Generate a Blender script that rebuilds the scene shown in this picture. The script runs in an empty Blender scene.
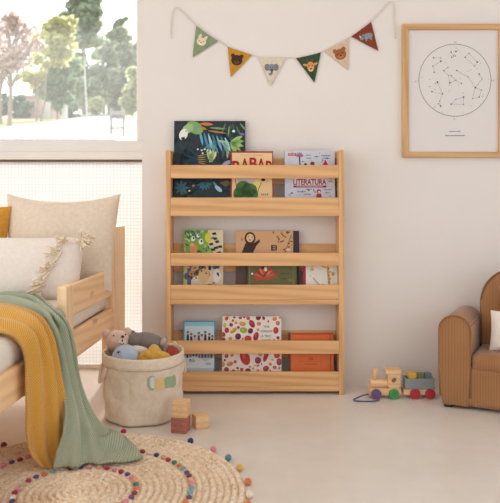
import bpy, bmesh, math, random
from mathutils import Vector, Matrix, noise as mnoise
R = random.Random(7)
PI = math.pi
C = bpy.context.scene.collection
F, CX, HY, EYE = 670.0, 250.0, 200.0, 0.865     # focal length in px, centre column, eye-level row, eye height

def wx(px, Y): return (px - CX) / F * Y
def wz(py, Y): return EYE - (py - HY) / F * Y
def P(px, py, Y): return Vector((wx(px, Y), Y, wz(py, Y)))
def lin(c):
    o = []
    for v in c[:3]:
        v /= 255.0
        o.append(v / 12.92 if v <= 0.04045 else ((v + 0.055) / 1.055) ** 2.4)
    return tuple(o)
def L4(c): return lin(c) + (1.0,)

# ------------------------------------------------------------------ objects
def tag(o, label=None, cat=None, group=None, kind=None):
    if label: o['label'] = label
    if cat: o['category'] = cat
    if group: o['group'] = group
    if kind: o['kind'] = kind
    return o
def thing(name, label, cat, loc=(0, 0, 0), rotz=0.0, group=None):
    o = bpy.data.objects.new(name, None); C.objects.link(o)
    o.empty_display_size = 0.05
    o.location = loc; o.rotation_euler = (0, 0, rotz)
    return tag(o, label, cat, group)
def mesh_of(bm, name, smooth=False):
    me = bpy.data.meshes.new(name)
    bmesh.ops.recalc_face_normals(bm, faces=bm.faces[:])
    bm.to_mesh(me); bm.free()
    if smooth:
        for p in me.polygons: p.use_smooth = True
    return me
def part(name, bm, mat, parent=None, smooth=False, label=None, world=False, sub=0, recalc=True):
    """one mesh object; world=True: geometry given in world coordinates."""
    if world and parent is not None:
        M = Matrix.Identity(4); q = parent
        while q is not None:
            M = Matrix.Translation(q.location) @ q.rotation_euler.to_matrix().to_4x4() @ M
            q = q.parent
        bmesh.ops.transform(bm, matrix=M.inverted(), verts=bm.verts[:])
    me = bpy.data.meshes.new(name)
    if recalc: bmesh.ops.recalc_face_normals(bm, faces=bm.faces[:])
    bm.to_mesh(me); bm.free()
    if smooth:
        for p in me.polygons: p.use_smooth = True
    o = bpy.data.objects.new(name, me); C.objects.link(o)
    if mat is not None:
        for m in (mat if isinstance(mat, (list, tuple)) else [mat]): me.materials.append(m)
    if parent is not None: o.parent = parent
    if sub:
        s = o.modifiers.new('smooth', 'SUBSURF'); s.levels = sub; s.render_levels = sub
    if label: o['label'] = label
    return o
def struct(name, bm, mat, parent=None, smooth=False):
    o = part(name, bm, mat, parent, smooth)
    if parent is None: o['kind'] = 'structure'
    return o

# ------------------------------------------------------------------ mesh builders
def BM(): return bmesh.new()
def _apply(bm, verts, M):
    if M is not None: bmesh.ops.transform(bm, matrix=M, verts=verts)
def box(bm, x0, x1, y0, y1, z0, z1, bev=0.0, M=None, seg=2):
    t = bmesh.new()
    bmesh.ops.create_cube(t, size=1.0)
    for v in t.verts:
        v.co = Vector(((x0 + x1) / 2 + v.co.x * (x1 - x0), (y0 + y1) / 2 + v.co.y * (y1 - y0), (z0 + z1) / 2 + v.co.z * (z1 - z0)))
    if bev > 0:
        bmesh.ops.bevel(t, geom=t.edges[:] , offset=bev, segments=seg, profile=0.5, affect='EDGES')
    merge(bm, t, M); return bm
def merge(bm, t, M=None, mat=0):
    if M is not None: bmesh.ops.transform(t, matrix=M, verts=t.verts[:])
    idx = {}
    for v in t.verts: idx[v] = bm.verts.new(v.co)
    for f in t.faces:
        try:
            nf = bm.faces.new([idx[v] for v in f.verts]); nf.smooth = f.smooth; nf.material_index = mat
        except ValueError: pass
    t.free(); return bm
def ell(bm, c, r, rot=None, seg=20, rings=14):
    t = bmesh.new()
    bmesh.ops.create_uvsphere(t, u_segments=seg, v_segments=rings, radius=1.0)
    M = Matrix.Translation(Vector(c)) @ (rot.to_4x4() if rot is not None else Matrix.Identity(4)) @ Matrix.Diagonal(Vector((r[0], r[1], r[2], 1)))
    for f in t.faces: f.smooth = True
    return merge(bm, t, M)
def cyl(bm, a, b, r0, r1=None, seg=20, bev=0.0):
    r1 = r0 if r1 is None else r1
    a, b = Vector(a), Vector(b); d = b - a
    t = bmesh.new()
    bmesh.ops.create_cone(t, cap_ends=True, segments=seg, radius1=r0, radius2=r1, depth=d.length)
    if bev > 0:
        es = [e for e in t.edges if any(len(f.verts) > 4 for f in e.link_faces)]
        bmesh.ops.bevel(t, geom=es, offset=bev, segments=2, profile=0.5, affect='EDGES')
    M = Matrix.Translation((a + b) / 2) @ d.to_track_quat('Z', 'Y').to_matrix().to_4x4()
    return merge(bm, t, M)
def cr(pts, n):
    """Catmull-Rom through pts, n samples per span."""
    pts = [Vector(p) for p in pts]; out = []
    for i in range(len(pts) - 1):
        p0 = pts[max(i - 1, 0)]; p1 = pts[i]; p2 = pts[i + 1]; p3 = pts[min(i + 2, len(pts) - 1)]
        for k in range(n):
            t = k / n
            out.append(0.5 * ((2 * p1) + (p2 - p0) * t + (2 * p0 - 5 * p1 + 4 * p2 - p3) * t * t + (3 * p1 - p0 - 3 * p2 + p3) * t ** 3))
    out.append(pts[-1]); return out
def tube(bm, pts, r, seg=8, radii=None, cap=True):
    pts = [Vector(p) for p in pts]; n = len(pts); prev = None; rings = []
    for i, p in enumerate(pts):
        d = (pts[min(i + 1, n - 1)] - pts[max(i - 1, 0)])
        if d.length < 1e-9: d = Vector((0, 0, 1))
        d.normalize()
        if prev is None:
            up = Vector((0, 0, 1)) if abs(d.z) < 0.9 else Vector((1, 0, 0))
            a = d.cross(up).normalized()
        else:
            a = (prev - d * prev.dot(d)).normalized()
        prev = a; b = d.cross(a)
        rr = radii[i] if radii else r
        rings.append([bm.verts.new(p + (a * math.cos(2 * PI * k / seg) + b * math.sin(2 * PI * k / seg)) * rr) for k in range(seg)])
    for i in range(n - 1):
        for k in range(seg):
            f = bm.faces.new((rings[i][k], rings[i][(k + 1) % seg], rings[i + 1][(k + 1) % seg], rings[i + 1][k])); f.smooth = True
    if cap:
        bm.faces.new(rings[0][::-1]); bm.faces.new(rings[-1])
    return bm
def lathe(bm, prof, c=(0, 0, 0), seg=48, wob=None):
    """prof: list of (r, z)."""
    rows = []
    for (r, z) in prof:
        row = []
        for k in range(seg):
            a = 2 * PI * k / seg
            rr, zz = (r, z) if wob is None else wob(r, z, a)
            row.append(bm.verts.new((c[0] + rr * math.cos(a), c[1] + rr * math.sin(a), c[2] + zz)))
        rows.append(row)
    for i in range(len(rows) - 1):
        for k in range(seg):
            f = bm.faces.new((rows[i][k], rows[i][(k + 1) % seg], rows[i + 1][(k + 1) % seg], rows[i + 1][k])); f.smooth = True
    return rows
def prism(bm, poly, axis_o, ax, ay, ad, depth):
    """extrude 2D poly (in ax, ay) along ad."""
    o, ax, ay, ad = Vector(axis_o), Vector(ax), Vector(ay), Vector(ad)
    a = [bm.verts.new(o + ax * x + ay * y) for x, y in poly]
    b = [bm.verts.new(o + ax * x + ay * y + ad * depth) for x, y in poly]
    bm.faces.new(a[::-1]); bm.faces.new(b); n = len(poly)
    for i in range(n): bm.faces.new((a[i], a[(i + 1) % n], b[(i + 1) % n], b[i]))
    return bm
def sheet(lines, nu=6, nv=8, ripple=None):
    """lofted cloth grid through lines of control points, with UVs in metres."""
    cols = [cr(l, nv) for l in lines]
    n = min(len(c) for c in cols)
    rows = []
    for j in range(n): rows.append(cr([c[j] for c in cols], nu))
    bm = bmesh.new(); uv = bm.loops.layers.uv.new('UVMap')
    G = []
    m = len(rows[0])
    for j in range(n):
        for i in range(m):
            pass
    for j, row in enumerate(rows):
        g = []
        for i, p in enumerate(row):
            q = p.copy()
            if ripple:
                du = row[min(i + 1, m - 1)] - row[max(i - 1, 0)]
                dv = rows[min(j + 1, n - 1)][i] - rows[max(j - 1, 0)][i]
                nn = du.cross(dv)
                if nn.length > 1e-12: q += nn.normalized() * ripple(i / (m - 1), j / (n - 1))
            g.append(bm.verts.new(q))
        G.append(g)
    U = [0.0]; V = [0.0]
    for i in range(1, m): U.append(U[-1] + 0.36 / (m - 1))
    mid = m // 2
    for j in range(1, n): V.append(V[-1] + (rows[j][mid] - rows[j - 1][mid]).length)
    for j in range(n - 1):
        for i in range(m - 1):
            f = bm.faces.new((G[j][i], G[j][i + 1], G[j + 1][i + 1], G[j + 1][i])); f.smooth = True
            for lp, (a, b) in zip(f.loops, ((i, j), (i + 1, j), (i + 1, j + 1), (i, j + 1))):
                lp[uv].uv = (U[a], V[b])
    return bm
def pillow(bm, w, h, t, M, pinch=0.07, seed=0, n=26, sag=0.0, wr=0.006, top=None, taper=0.0):
    """knife-edge cushion, w x h, in local XZ, thickness along Y."""
    def pt(u, v, s):
        ex = 1 - pinch * (1 - v * v) ** 1.0 * abs(u) ** 3
        ez = 1 - (top if top is not None and v > 0 else pinch) * (1 - u * u) ** 1.0 * abs(v) ** 3
        x = u * w / 2 * ex * (1 + taper * v); z = v * h / 2 * ez
        th = t / 2 * (max(0, 1 - abs(u) ** 2.6) * max(0, 1 - abs(v) ** 2.6)) ** 0.48
        z += -sag * (1 - v * v) * 0.5 + (-sag if v > 0 else 0) * (1 - u * u) * v * v
        q = Vector((x * 6 + seed * 3.1, z * 6, s * 2.0))
        d = mnoise.noise(q) * wr + mnoise.noise(q * 2.3) * wr * 0.5 + wr * 0.9 * math.sin(34 * (x * .55 + z) + 5 * mnoise.noise(q * .7)) * max(0, abs(u) - .45) * (v > -.4)
        edge = (1 - abs(u) ** 6) * (1 - abs(v) ** 6)
        return Vector((x, s * (th + d * edge), z))
    fr, bk = [], []
    for j in range(n + 1):
        v = -math.cos(PI * j / n); r1, r2 = [], []
        for i in range(n + 1):
            u = -math.cos(PI * i / n)
            a = bm.verts.new(M @ pt(u, v, -1)); r1.append(a)
            r2.append(a if i in (0, n) or j in (0, n) else bm.verts.new(M @ pt(u, v, 1)))
        fr.append(r1); bk.append(r2)
    for j in range(n):
        for i in range(n):
            f = bm.faces.new((fr[j][i], fr[j][i + 1], fr[j + 1][i + 1], fr[j + 1][i])); f.smooth = True
            try:
                f = bm.faces.new((bk[j][i], bk[j + 1][i], bk[j + 1][i + 1], bk[j][i + 1])); f.smooth = True
            except ValueError: pass
    return bm

# ------------------------------------------------------------------ flat printed artwork
class Art:
    """flat coloured shapes; x right, y down, in photo pixels of the surface; laid on by map(x, y, lift)."""
    def __init__(s): s.bm = bmesh.new(); s.col = s.bm.loops.layers.float_color.new('Col'); s.items = []
    def poly(s, pts, c, layer=0): s.items.append((pts, c, layer)); return s
    def ell(s, cx, cy, rx, ry, c, layer=0, rot=0.0, n=18):
        s.poly([(cx + rx * math.cos(a) * math.cos(rot) - ry * math.sin(a) * math.sin(rot),
                 cy + rx * math.cos(a) * math.sin(rot) + ry * math.sin(a) * math.cos(rot)) for a in (2 * PI * k / n for k in range(n))], c, layer)
    def rect(s, x0, y0, x1, y1, c, layer=0): s.poly([(x0, y0), (x1, y0), (x1, y1), (x0, y1)], c, layer)
    def line(s, a, b, w, c, layer=0):
        dx, dy = b[0] - a[0], b[1] - a[1]; l = math.hypot(dx, dy) or 1; nx, ny = -dy / l * w / 2, dx / l * w / 2
        s.poly([(a[0] + nx, a[1] + ny), (b[0] + nx, b[1] + ny), (b[0] - nx, b[1] - ny), (a[0] - nx, a[1] - ny)], c, layer)
    def leaf(s, x, y, ln, ang, w, c, layer=0):
        ca, sa = math.cos(ang), math.sin(ang); pts = []
        for t in (0, .15, .4, .7, 1): pts.append((t * ln, w / 2 * math.sin(PI * min(1, t * 0.85 + 0.02) ** 0.8)))
        pts[-1] = (ln, 0)
        pl = pts + [(a, -b) for a, b in pts[::-1][1:]]
        s.poly([(x + a * ca - b * sa, y + a * sa + b * ca) for a, b in pl], c, layer)
    def ring(s, cx, cy, r, w, c, layer=0, n=72):
        for k in range(n):
            a0, a1 = 2 * PI * k / n, 2 * PI * (k + 1) / n
            s.poly([(cx + r * math.cos(a0), cy + r * math.sin(a0)), (cx + r * math.cos(a1), cy + r * math.sin(a1)),
                    (cx + (r - w) * math.cos(a1), cy + (r - w) * math.sin(a1)), (cx + (r - w) * math.cos(a0), cy + (r - w) * math.sin(a0))], c, layer)
    def text(s, txt, x, y, h, c, layer=1, width=None, align='CENTER', bold=0.0):
        """baseline-centred text of cap height h (px)."""
        cu = bpy.data.curves.new('lettering', 'FONT'); cu.body = txt; cu.size = 1.0; cu.align_x = align; cu.offset = bold
        o = bpy.data.objects.new('lettering', cu); C.objects.link(o)
        dg = bpy.context.evaluated_depsgraph_get(); ev = o.evaluated_get(dg); me = ev.to_mesh()
        vs = [v.co.copy() for v in me.vertices]; fs = [tuple(p.vertices) for p in me.polygons]
        ev.to_mesh_clear(); bpy.data.objects.remove(o); bpy.data.curves.remove(cu)
        if not vs: return
        sy = h / 0.7; sx = sy
        if width:
            w = max(v.x for v in vs) - min(v.x for v in vs); sx = width / w
        for f in fs: s.poly([(x + vs[i].x * sx, y - vs[i].y * sy) for i in f], c, layer)
    def build(s, name, parent, fmap, mat=None, label=None, clip=None):
        for pts, c, layer in s.items:
            if clip:
                x0, y0, x1, y1 = clip
                pts = clip_poly(pts, x0, y0, x1, y1)
                if len(pts) < 3: continue
            vs = [s.bm.verts.new(fmap(x, y, 0.0003 * (layer + 1))) for x, y in pts]
            try: f = s.bm.faces.new(vs)
            except ValueError: continue
            cc = L4(c)
            for l in f.loops: l[s.col] = cc
        return part(name, s.bm, mat or M_print, parent, label=label, recalc=False)
def clip_poly(pts, x0, y0, x1, y1):
    def cut(p, inside, inter):
        out = []
        for i in range(len(p)):
            a, b = p[i - 1], p[i]
            if inside(b):
                if not inside(a): out.append(inter(a, b))
                out.append(b)
            elif inside(a): out.append(inter(a, b))
        return out
    def ix(X): return lambda a, b: (X, a[1] + (b[1] - a[1]) * (X - a[0]) / ((b[0] - a[0]) or 1e-9))
    def iy(Y): return lambda a, b: (a[0] + (b[0] - a[0]) * (Y - a[1]) / ((b[1] - a[1]) or 1e-9), Y)
    for ins, it in ((lambda q: q[0] >= x0, ix(x0)), (lambda q: q[0] <= x1, ix(x1)), (lambda q: q[1] >= y0, iy(y0)), (lambda q: q[1] <= y1, iy(y1))):
        if len(pts) < 3: return []
        pts = cut(list(pts), ins, it)
    return pts

# ------------------------------------------------------------------ materials
def new_mat(name):
    m = bpy.data.materials.new(name); m.use_nodes = True
    nt = m.node_tree; b = nt.nodes['Principled BSDF']; return m, nt, b
def N(nt, t, **kw):
    n = nt.nodes.new(t)
    for k, v in kw.items():
        if k in n.inputs.keys() if hasattr(n.inputs, 'keys') else False: n.inputs[k].default_value = v
        else: setattr(n, k, v)
    return n
def ramp(nt, fac, stops):
    r = nt.nodes.new('ShaderNodeValToRGB'); e = r.color_ramp.elements
    while len(e) < len(stops): e.new(0.5)
    for el, (p, c) in zip(e, stops): el.position = p; el.color = L4(c)
    nt.links.new(fac, r.inputs['Fac']); return r.outputs['Color']
def bump(nt, b, h, strength=0.3, dist=0.01):
    n = nt.nodes.new('ShaderNodeBump'); n.inputs['Strength'].default_value = strength; n.inputs['Distance'].default_value = dist
    nt.links.new(h, n.inputs['Height']); nt.links.new(n.outputs['Normal'], b.inputs['Normal']); return n
def coords(nt, scale=(1, 1, 1), kind='Object', rot=(0, 0, 0)):
    tc = nt.nodes.new('ShaderNodeTexCoord'); mp = nt.nodes.new('ShaderNodeMapping')
    mp.inputs['Scale'].default_value = scale; mp.inputs['Rotation'].default_value = rot
    nt.links.new(tc.outputs[kind], mp.inputs['Vector']); return mp.outputs['Vector']
def noise_n(nt, vec, scale=5, detail=4, rough=0.5):
    n = nt.nodes.new('ShaderNodeTexNoise'); n.inputs['Scale'].default_value = scale; n.inputs['Detail'].default_value = detail; n.inputs['Roughness'].default_value = rough
    nt.links.new(vec, n.inputs['Vector']); return n.outputs['Fac']
def wave_n(nt, vec, scale=5, dist=0.0, direction='X', detail=2, dscale=1.0, prof='SIN'):
    n = nt.nodes.new('ShaderNodeTexWave'); n.bands_direction = direction; n.wave_profile = prof
    n.inputs['Scale'].default_value = scale; n.inputs['Distortion'].default_value = dist
    n.inputs['Detail'].default_value = detail; n.inputs['Detail Scale'].default_value = dscale
    nt.links.new(vec, n.inputs['Vector']); return n.outputs['Fac']
def math_n(nt, op, a, b):
    n = nt.nodes.new('ShaderNodeMath'); n.operation = op
    for i, v in enumerate((a, b)):
        if isinstance(v, (int, float)): n.inputs[i].default_value = v
        else: nt.links.new(v, n.inputs[i])
    return n.outputs[0]
def plain(name, c, rough=0.6, var=0.0, nscale=30, bstr=0.0, bscale=200, spec=0.5, sheen=0.0):
    m, nt, b = new_mat(name); b.inputs['Roughness'].default_value = rough; b.inputs['Specular IOR Level'].default_value = spec
    v = coords(nt)
    if var > 0:
        lo = tuple(max(0, x * (1 - var)) for x in c); hi = tuple(min(255, x * (1 + var)) for x in c)
        nt.links.new(ramp(nt, noise_n(nt, v, nscale), [(0.3, lo), (0.7, hi)]), b.inputs['Base Color'])
    else: b.inputs['Base Color'].default_value = L4(c)
    if bstr > 0: bump(nt, b, noise_n(nt, v, bscale, 3), bstr, 0.004)
    if sheen > 0: b.inputs['Sheen Weight'].default_value = sheen
    return m
def wood(name, base, dark, axis='X', rough=0.5, s=1.0, knots=False):
    """grain running along `axis`."""
    m, nt, b = new_mat(name); b.inputs['Roughness'].default_value = rough; b.inputs['Specular IOR Level'].default_value = 0.3
    k = {'X': (0.9, 16, 16), 'Y': (16, 0.9, 16), 'Z': (16, 16, 0.9)}[axis]
    tc = nt.nodes.new('ShaderNodeTexCoord'); oi = nt.nodes.new('ShaderNodeObjectInfo')
    ad = nt.nodes.new('ShaderNodeVectorMath'); ad.operation = 'MULTIPLY_ADD'
    nt.links.new(oi.outputs['Random'], ad.inputs[0]); ad.inputs[1].default_value = (7, 11, 5); nt.links.new(tc.outputs['Object'], ad.inputs[2])
    mp = nt.nodes.new('ShaderNodeMapping'); mp.inputs['Scale'].default_value = tuple(q * s for q in k); nt.links.new(ad.outputs[0], mp.inputs['Vector'])
    v = mp.outputs['Vector']
    n1 = noise_n(nt, v, 1.6, 5, 0.55); w = wave_n(nt, v, 0.9, 5.0, 'DIAGONAL', 3, 1.2)
    mix = math_n(nt, 'ADD', math_n(nt, 'MULTIPLY', n1, 0.65), math_n(nt, 'MULTIPLY', w, 0.35))
    col = ramp(nt, mix, [(0.15, dark), (0.5, base), (0.85, tuple(min(255, x * 1.06) for x in base))])
    if knots:
        mp2 = nt.nodes.new('ShaderNodeMapping'); mp2.inputs['Scale'].default_value = {'X': (3, 8, 8), 'Y': (8, 3, 8), 'Z': (8, 8, 3)}[axis]
        nt.links.new(ad.outputs[0], mp2.inputs['Vector'])
        vo = nt.nodes.new('ShaderNodeTexVoronoi'); vo.inputs['Scale'].default_value = 1.0; nt.links.new(mp2.outputs['Vector'], vo.inputs['Vector'])
        kr = nt.nodes.new('ShaderNodeMapRange'); kr.inputs['From Min'].default_value = 0.05; kr.inputs['From Max'].default_value = 0.16
        kr.inputs['To Min'].default_value = 0.5; kr.inputs['To Max'].default_value = 0.0
        nt.links.new(vo.outputs['Distance'], kr.inputs['Value'])
        mx = nt.nodes.new('ShaderNodeMix'); mx.data_type = 'RGBA'; nt.links.new(kr.outputs['Result'], mx.inputs['Factor'])
        nt.links.new(col, mx.inputs['A']); mx.inputs['B'].default_value = L4((140, 92, 55)); col = mx.outputs['Result']
    nt.links.new(col, b.inputs['Base Color'])
    bump(nt, b, mix, 0.08, 0.002); return m
def cloth(name, c, c2=None, rough=0.9, weave=900, bstr=0.25, sheen=0.2, var=0.08):
    m, nt, b = new_mat(name); b.inputs['Roughness'].default_value = rough; b.inputs['Specular IOR Level'].default_value = 0.15
    b.inputs['Sheen Weight'].default_value = sheen
    v = coords(nt); c2 = c2 or tuple(x * (1 - var) for x in c)
    nt.links.new(ramp(nt, noise_n(nt, v, 60, 6, 0.7), [(0.35, c2), (0.65, c)]), b.inputs['Base Color'])
    a = wave_n(nt, v, weave / 4, 1.0, 'X', 1, 4); d = wave_n(nt, v, weave / 4, 1.0, 'Z', 1, 4)
    bump(nt, b, math_n(nt, 'ADD', math_n(nt, 'MULTIPLY', a, d), math_n(nt, 'MULTIPLY', noise_n(nt, v, 25, 4), 2.0)), bstr, 0.004)
    return m
def knit(name, c, c2):
    m, nt, b = new_mat(name); b.inputs['Roughness'].default_value = 0.95; b.inputs['Specular IOR Level'].default_value = 0.1
    b.inputs['Sheen Weight'].default_value = 0.3
    v = coords(nt, (1, 1, 1), 'UV', (0, 0, 0.6))
    w = wave_n(nt, v, 46, 0.5, 'Y', 2, 6); w2 = noise_n(nt, v, 120, 3, .6)
    h = math_n(nt, 'ADD', math_n(nt, 'MULTIPLY', w, 0.75), math_n(nt, 'MULTIPLY', w2, 0.25))
    nt.links.new(ramp(nt, h, [(0.1, c2), (0.7, c)]), b.inputs['Base Color'])
    bump(nt, b, h, 0.4, 0.005); return m

M_print, _nt, _b = new_mat('printed colour')
_a = _nt.nodes.new('ShaderNodeVertexColor'); _a.layer_name = 'Col'
_nt.links.new(_a.outputs['Color'], _b.inputs['Base Color']); _b.inputs['Roughness'].default_value = 0.5; _b.inputs['Specular IOR Level'].default_value = 0.3
M_felt, _nt, _b = new_mat('felt applique')
_a = _nt.nodes.new('ShaderNodeVertexColor'); _a.layer_name = 'Col'
_nt.links.new(_a.outputs['Color'], _b.inputs['Base Color']); _b.inputs['Roughness'].default_value = 0.95; _b.inputs['Specular IOR Level'].default_value = 0.05
bump(_nt, _b, noise_n(_nt, coords(_nt), 700, 3), 0.3, 0.003)

PINE, PINE_D = (216, 168, 117), (194, 143, 93)
W_X = wood('pine along x', PINE, PINE_D, 'X'); W_Y = wood('pine along y', PINE, PINE_D, 'Y'); W_Z = wood('pine along z', PINE, PINE_D, 'Z')
B_X = wood('bed pine along x', (242, 204, 158), (228, 184, 134), 'X'); B_Y = wood('bed pine along y', (242, 204, 158), (228, 184, 134), 'Y', knots=True); B_Z = wood('bed pine along z', (244, 210, 168), (232, 190, 142), 'Z')
W_FR = wood('frame pine x', (202, 158, 107), (182, 135, 84), 'X'); W_FRZ = wood('frame pine z', (202, 158, 107), (182, 135, 84), 'Z')
W_TOY = wood('beech', (224, 184, 138), (210, 166, 118), 'X', s=2.0)
W_RED = wood('stained maroon wood', (170, 106, 90), (150, 86, 72), 'X', s=2.0)
M_wall = plain('painted plaster', (224, 215, 207), 0.85, 0.012, 1.5, 0.12, 60, 0.2)
M_white = plain('white lacquer', (226, 220, 212), 0.45, 0.01, 8)
M_ceil = plain('ceiling paint', (238, 232, 224), 0.9)

# ------------------------------------------------------------------ camera, world
cam = bpy.data.cameras.new('camera'); co = bpy.data.objects.new('camera', cam); C.objects.link(co)
co.location = (0, 0, EYE); co.rotation_euler = (PI / 2, 0, 0)
cam.sensor_fit = 'HORIZONTAL'; cam.sensor_width = 36; cam.lens = F / 500 * 36; cam.shift_y = -(251.5 - HY) / 500
cam.clip_start = 0.05; cam.clip_end = 300
cam.dof.use_dof = True; cam.dof.focus_distance = 2.8; cam.dof.aperture_fstop = 4.5
bpy.context.scene.camera = co

w = bpy.data.worlds.new('sky'); bpy.context.scene.world = w; w.use_nodes = True
nt = w.node_tree; bg = nt.nodes['Background']
tc = nt.nodes.new('ShaderNodeTexCoord'); sp = nt.nodes.new('ShaderNodeSeparateXYZ'); nt.links.new(tc.outputs['Generated'], sp.inputs[0])
mr = nt.nodes.new('ShaderNodeMapRange'); nt.links.new(sp.outputs['Y'], mr.inputs['Value'])
mr.inputs['From Min'].default_value = -0.25; mr.inputs['From Max'].default_value = 0.35
mr.inputs['To Min'].default_value = 0.0; mr.inputs['To Max'].default_value = 1.0
mr.interpolation_type = 'SMOOTHSTEP'
mx = nt.nodes.new('ShaderNodeMix'); mx.data_type = 'RGBA'
SKY_BACK, SKY_FRONT, SKY_LEFT = (0.78, 0.825, 0.885, 1), (2.5, 2.55, 2.6, 1), (1.36, 1.43, 1.53, 1)
nt.links.new(mr.outputs['Result'], mx.inputs['Factor']); mx.inputs['A'].default_value = SKY_BACK; mx.inputs['B'].default_value = SKY_FRONT
mr2 = nt.nodes.new('ShaderNodeMapRange'); nt.links.new(sp.outputs['X'], mr2.inputs['Value']); mr2.interpolation_type = 'SMOOTHSTEP'
mr2.inputs['From Min'].default_value = 0.1; mr2.inputs['From Max'].default_value = 0.6; mr2.inputs['To Min'].default_value = 0.0; mr2.inputs['To Max'].default_value = 1.0
mx2 = nt.nodes.new('ShaderNodeMix'); mx2.data_type = 'RGBA'; nt.links.new(mr2.outputs['Result'], mx2.inputs['Factor'])
nt.links.new(mx.outputs['Result'], mx2.inputs['A']); mx2.inputs['B'].default_value = SKY_LEFT
mr3 = nt.nodes.new('ShaderNodeMapRange'); nt.links.new(sp.outputs['X'], mr3.inputs['Value']); mr3.interpolation_type = 'SMOOTHSTEP'
mr3.inputs['From Min'].default_value = -0.2; mr3.inputs['From Max'].default_value = -0.7
mx3_ = nt.nodes.new('ShaderNodeMix'); mx3_.data_type = 'RGBA'; nt.links.new(mr3.outputs['Result'], mx3_.inputs['Factor'])
nt.links.new(mx2.outputs['Result'], mx3_.inputs['A']); mx3_.inputs['B'].default_value = (2.55, 2.63, 2.75, 1)
nt.links.new(mx3_.outputs['Result'], bg.inputs['Color']); bg.inputs['Strength'].default_value = 1.0

sun = bpy.data.lights.new('sun', 'SUN'); sun.energy = 12.0; sun.angle = math.radians(4); sun.color = (1.0, 0.975, 0.945)
so = bpy.data.objects.new('sun', sun); C.objects.link(so)
so.rotation_euler = Vector((0.03, -1.0, -0.466)).to_track_quat('-Z', 'Y').to_euler(); so.location = (-1, 9, 9)
sc = bpy.context.scene
sc.view_settings.view_transform = 'Standard'; sc.view_settings.look = 'None'; sc.view_settings.gamma = 1.0
sc.view_settings.use_curve_mapping = False; sc.view_settings.exposure = 0.0
sc.cycles.use_denoising = True; sc.cycles.max_bounces = 10; sc.cycles.diffuse_bounces = 6; sc.cycles.transparent_max_bounces = 24
sc.cycles.sample_clamp_indirect = 6.0

# ================================================================== the setting
WY = 3.10; GY = 3.45            # face of the wall, plane of the window
bm = BM()
prism(bm, [(-0.4997, 0), (2.7, 0), (2.7, 2.62), (-0.4997, 2.62)], (0, WY, 0), (1, 0, 0), (0, 0, 1), (0, 1, 0), 0.44)
prism(bm, [(-0.4997, 2.32), (-0.4997, 2.62), (-2.7, 2.62), (-2.7, 2.32)], (0, WY, 0), (1, 0, 0), (0, 0, 1), (0, 1, 0), 0.44)
prism(bm, [(-2.35, 0), (-2.35, 2.32), (-2.7, 2.32), (-2.7, 0)], (0, WY, 0), (1, 0, 0), (0, 0, 1), (0, 1, 0), 0.44)
struct('wall_back', bm, M_wall)
bm = BM()
prism(bm, [(-2.2, 0), (WY + 0.44, 0), (WY + 0.44, 2.62), (-2.2, 2.62), (-2.2, 2.45), (2.5, 2.45), (2.5, 0.10), (-2.2, 0.10)], (-2.8, 0, 0), (0, 1, 0), (0, 0, 1), (1, 0, 0), 0.1)  # opening added in this unseen wall to brighten the bed side
struct('wall_left', bm, M_wall)
bm = BM()
prism(bm, [(-2.2, 0), (WY + 0.44, 0), (WY + 0.44, 2.62), (-2.2, 2.62), (-2.2, 2.45), (2.3, 2.45), (2.3, 0.10), (-2.2, 0.10)], (2.7, 0, 0), (0, 1, 0), (0, 0, 1), (1, 0, 0), 0.1)  # opening added in this unseen wall for daylight from the right
struct('wall_right', bm, M_wall)
bm = BM(); box(bm, -4.0, 4.5, WY + 0.44, 5.35, 2.62, 2.72); struct('added_sun_blocker', bm, M_ceil)  # unseen overhang added to keep the sun off the upper pane
bm = BM(); box(bm, -2.8, 2.8, -2.2, WY + 0.44, 2.62, 2.72); struct('ceiling', bm, M_ceil)
m, nt, b = new_mat('polished cement floor')
v = coords(nt); f1 = noise_n(nt, v, 1.7, 6, 0.6); f2 = noise_n(nt, v, 9, 5, 0.6)
mixv = math_n(nt, 'ADD', math_n(nt, 'MULTIPLY', f1, 0.6), math_n(nt, 'MULTIPLY', f2, 0.4))
nt.links.new(ramp(nt, mixv, [(0.3, (214, 204, 193)), (0.7, (228, 220, 210))]), b.inputs['Base Color'])
b.inputs['Roughness'].default_value = 0.24; b.inputs['Specular IOR Level'].default_value = 0.55
bump(nt, b, f2, 0.05, 0.01); M_floor = m
bm = BM(); box(bm, -2.8, 2.8, -2.2, WY + 0.44, -0.1, 0.0); struct('floor', bm, M_floor)

# window: sash frame, pane, sill rail, woven screen below
win = bpy.data.objects.new('window_1', None); C.objects.link(win); win['kind'] = 'structure'; win.location = (-1.42, GY, 0)
def winbox(name, boxes, mat):
    bm = BM()
    for b_ in boxes: box(bm, *b_, 0.004)
    part(name, bm, mat, win, world=True)
zs = wz(160, GY); zg = wz(141, GY); xg = wx(137.6, GY)
winbox('window_frame', [(-2.35, -0.50, GY - 0.03, GY + 0.05, zs + 0.035, zg), (xg, -0.50, GY - 0.03, GY + 0.05, zg, 2.32), (-2.35, -2.29, GY - 0.03, GY + 0.05, zg, 2.32), (-2.35, -0.50, GY - 0.03, GY + 0.05, 2.26, 2.32)], M_white)
winbox('window_sill', [(-2.35, -0.50, GY - 0.045, GY + 0.06, zs, zs + 0.04)], M_white)
winbox('screen_frame', [(-2.35, -0.50, GY - 0.02, GY + 0.02, 0.0, 0.022), (-0.522, -0.50, GY - 0.01, GY + 0.03, 0.02, zs - 0.008)], M_white)
m = plain('screen shadow gap', (120, 104, 88), 0.8)  # dark strip coloured in for the thin shadow above the screen
winbox('screen_shadow_strip', [(-2.35, -0.502, GY - 0.028, GY + 0.03, zs - 0.011, zs)], m)
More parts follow.
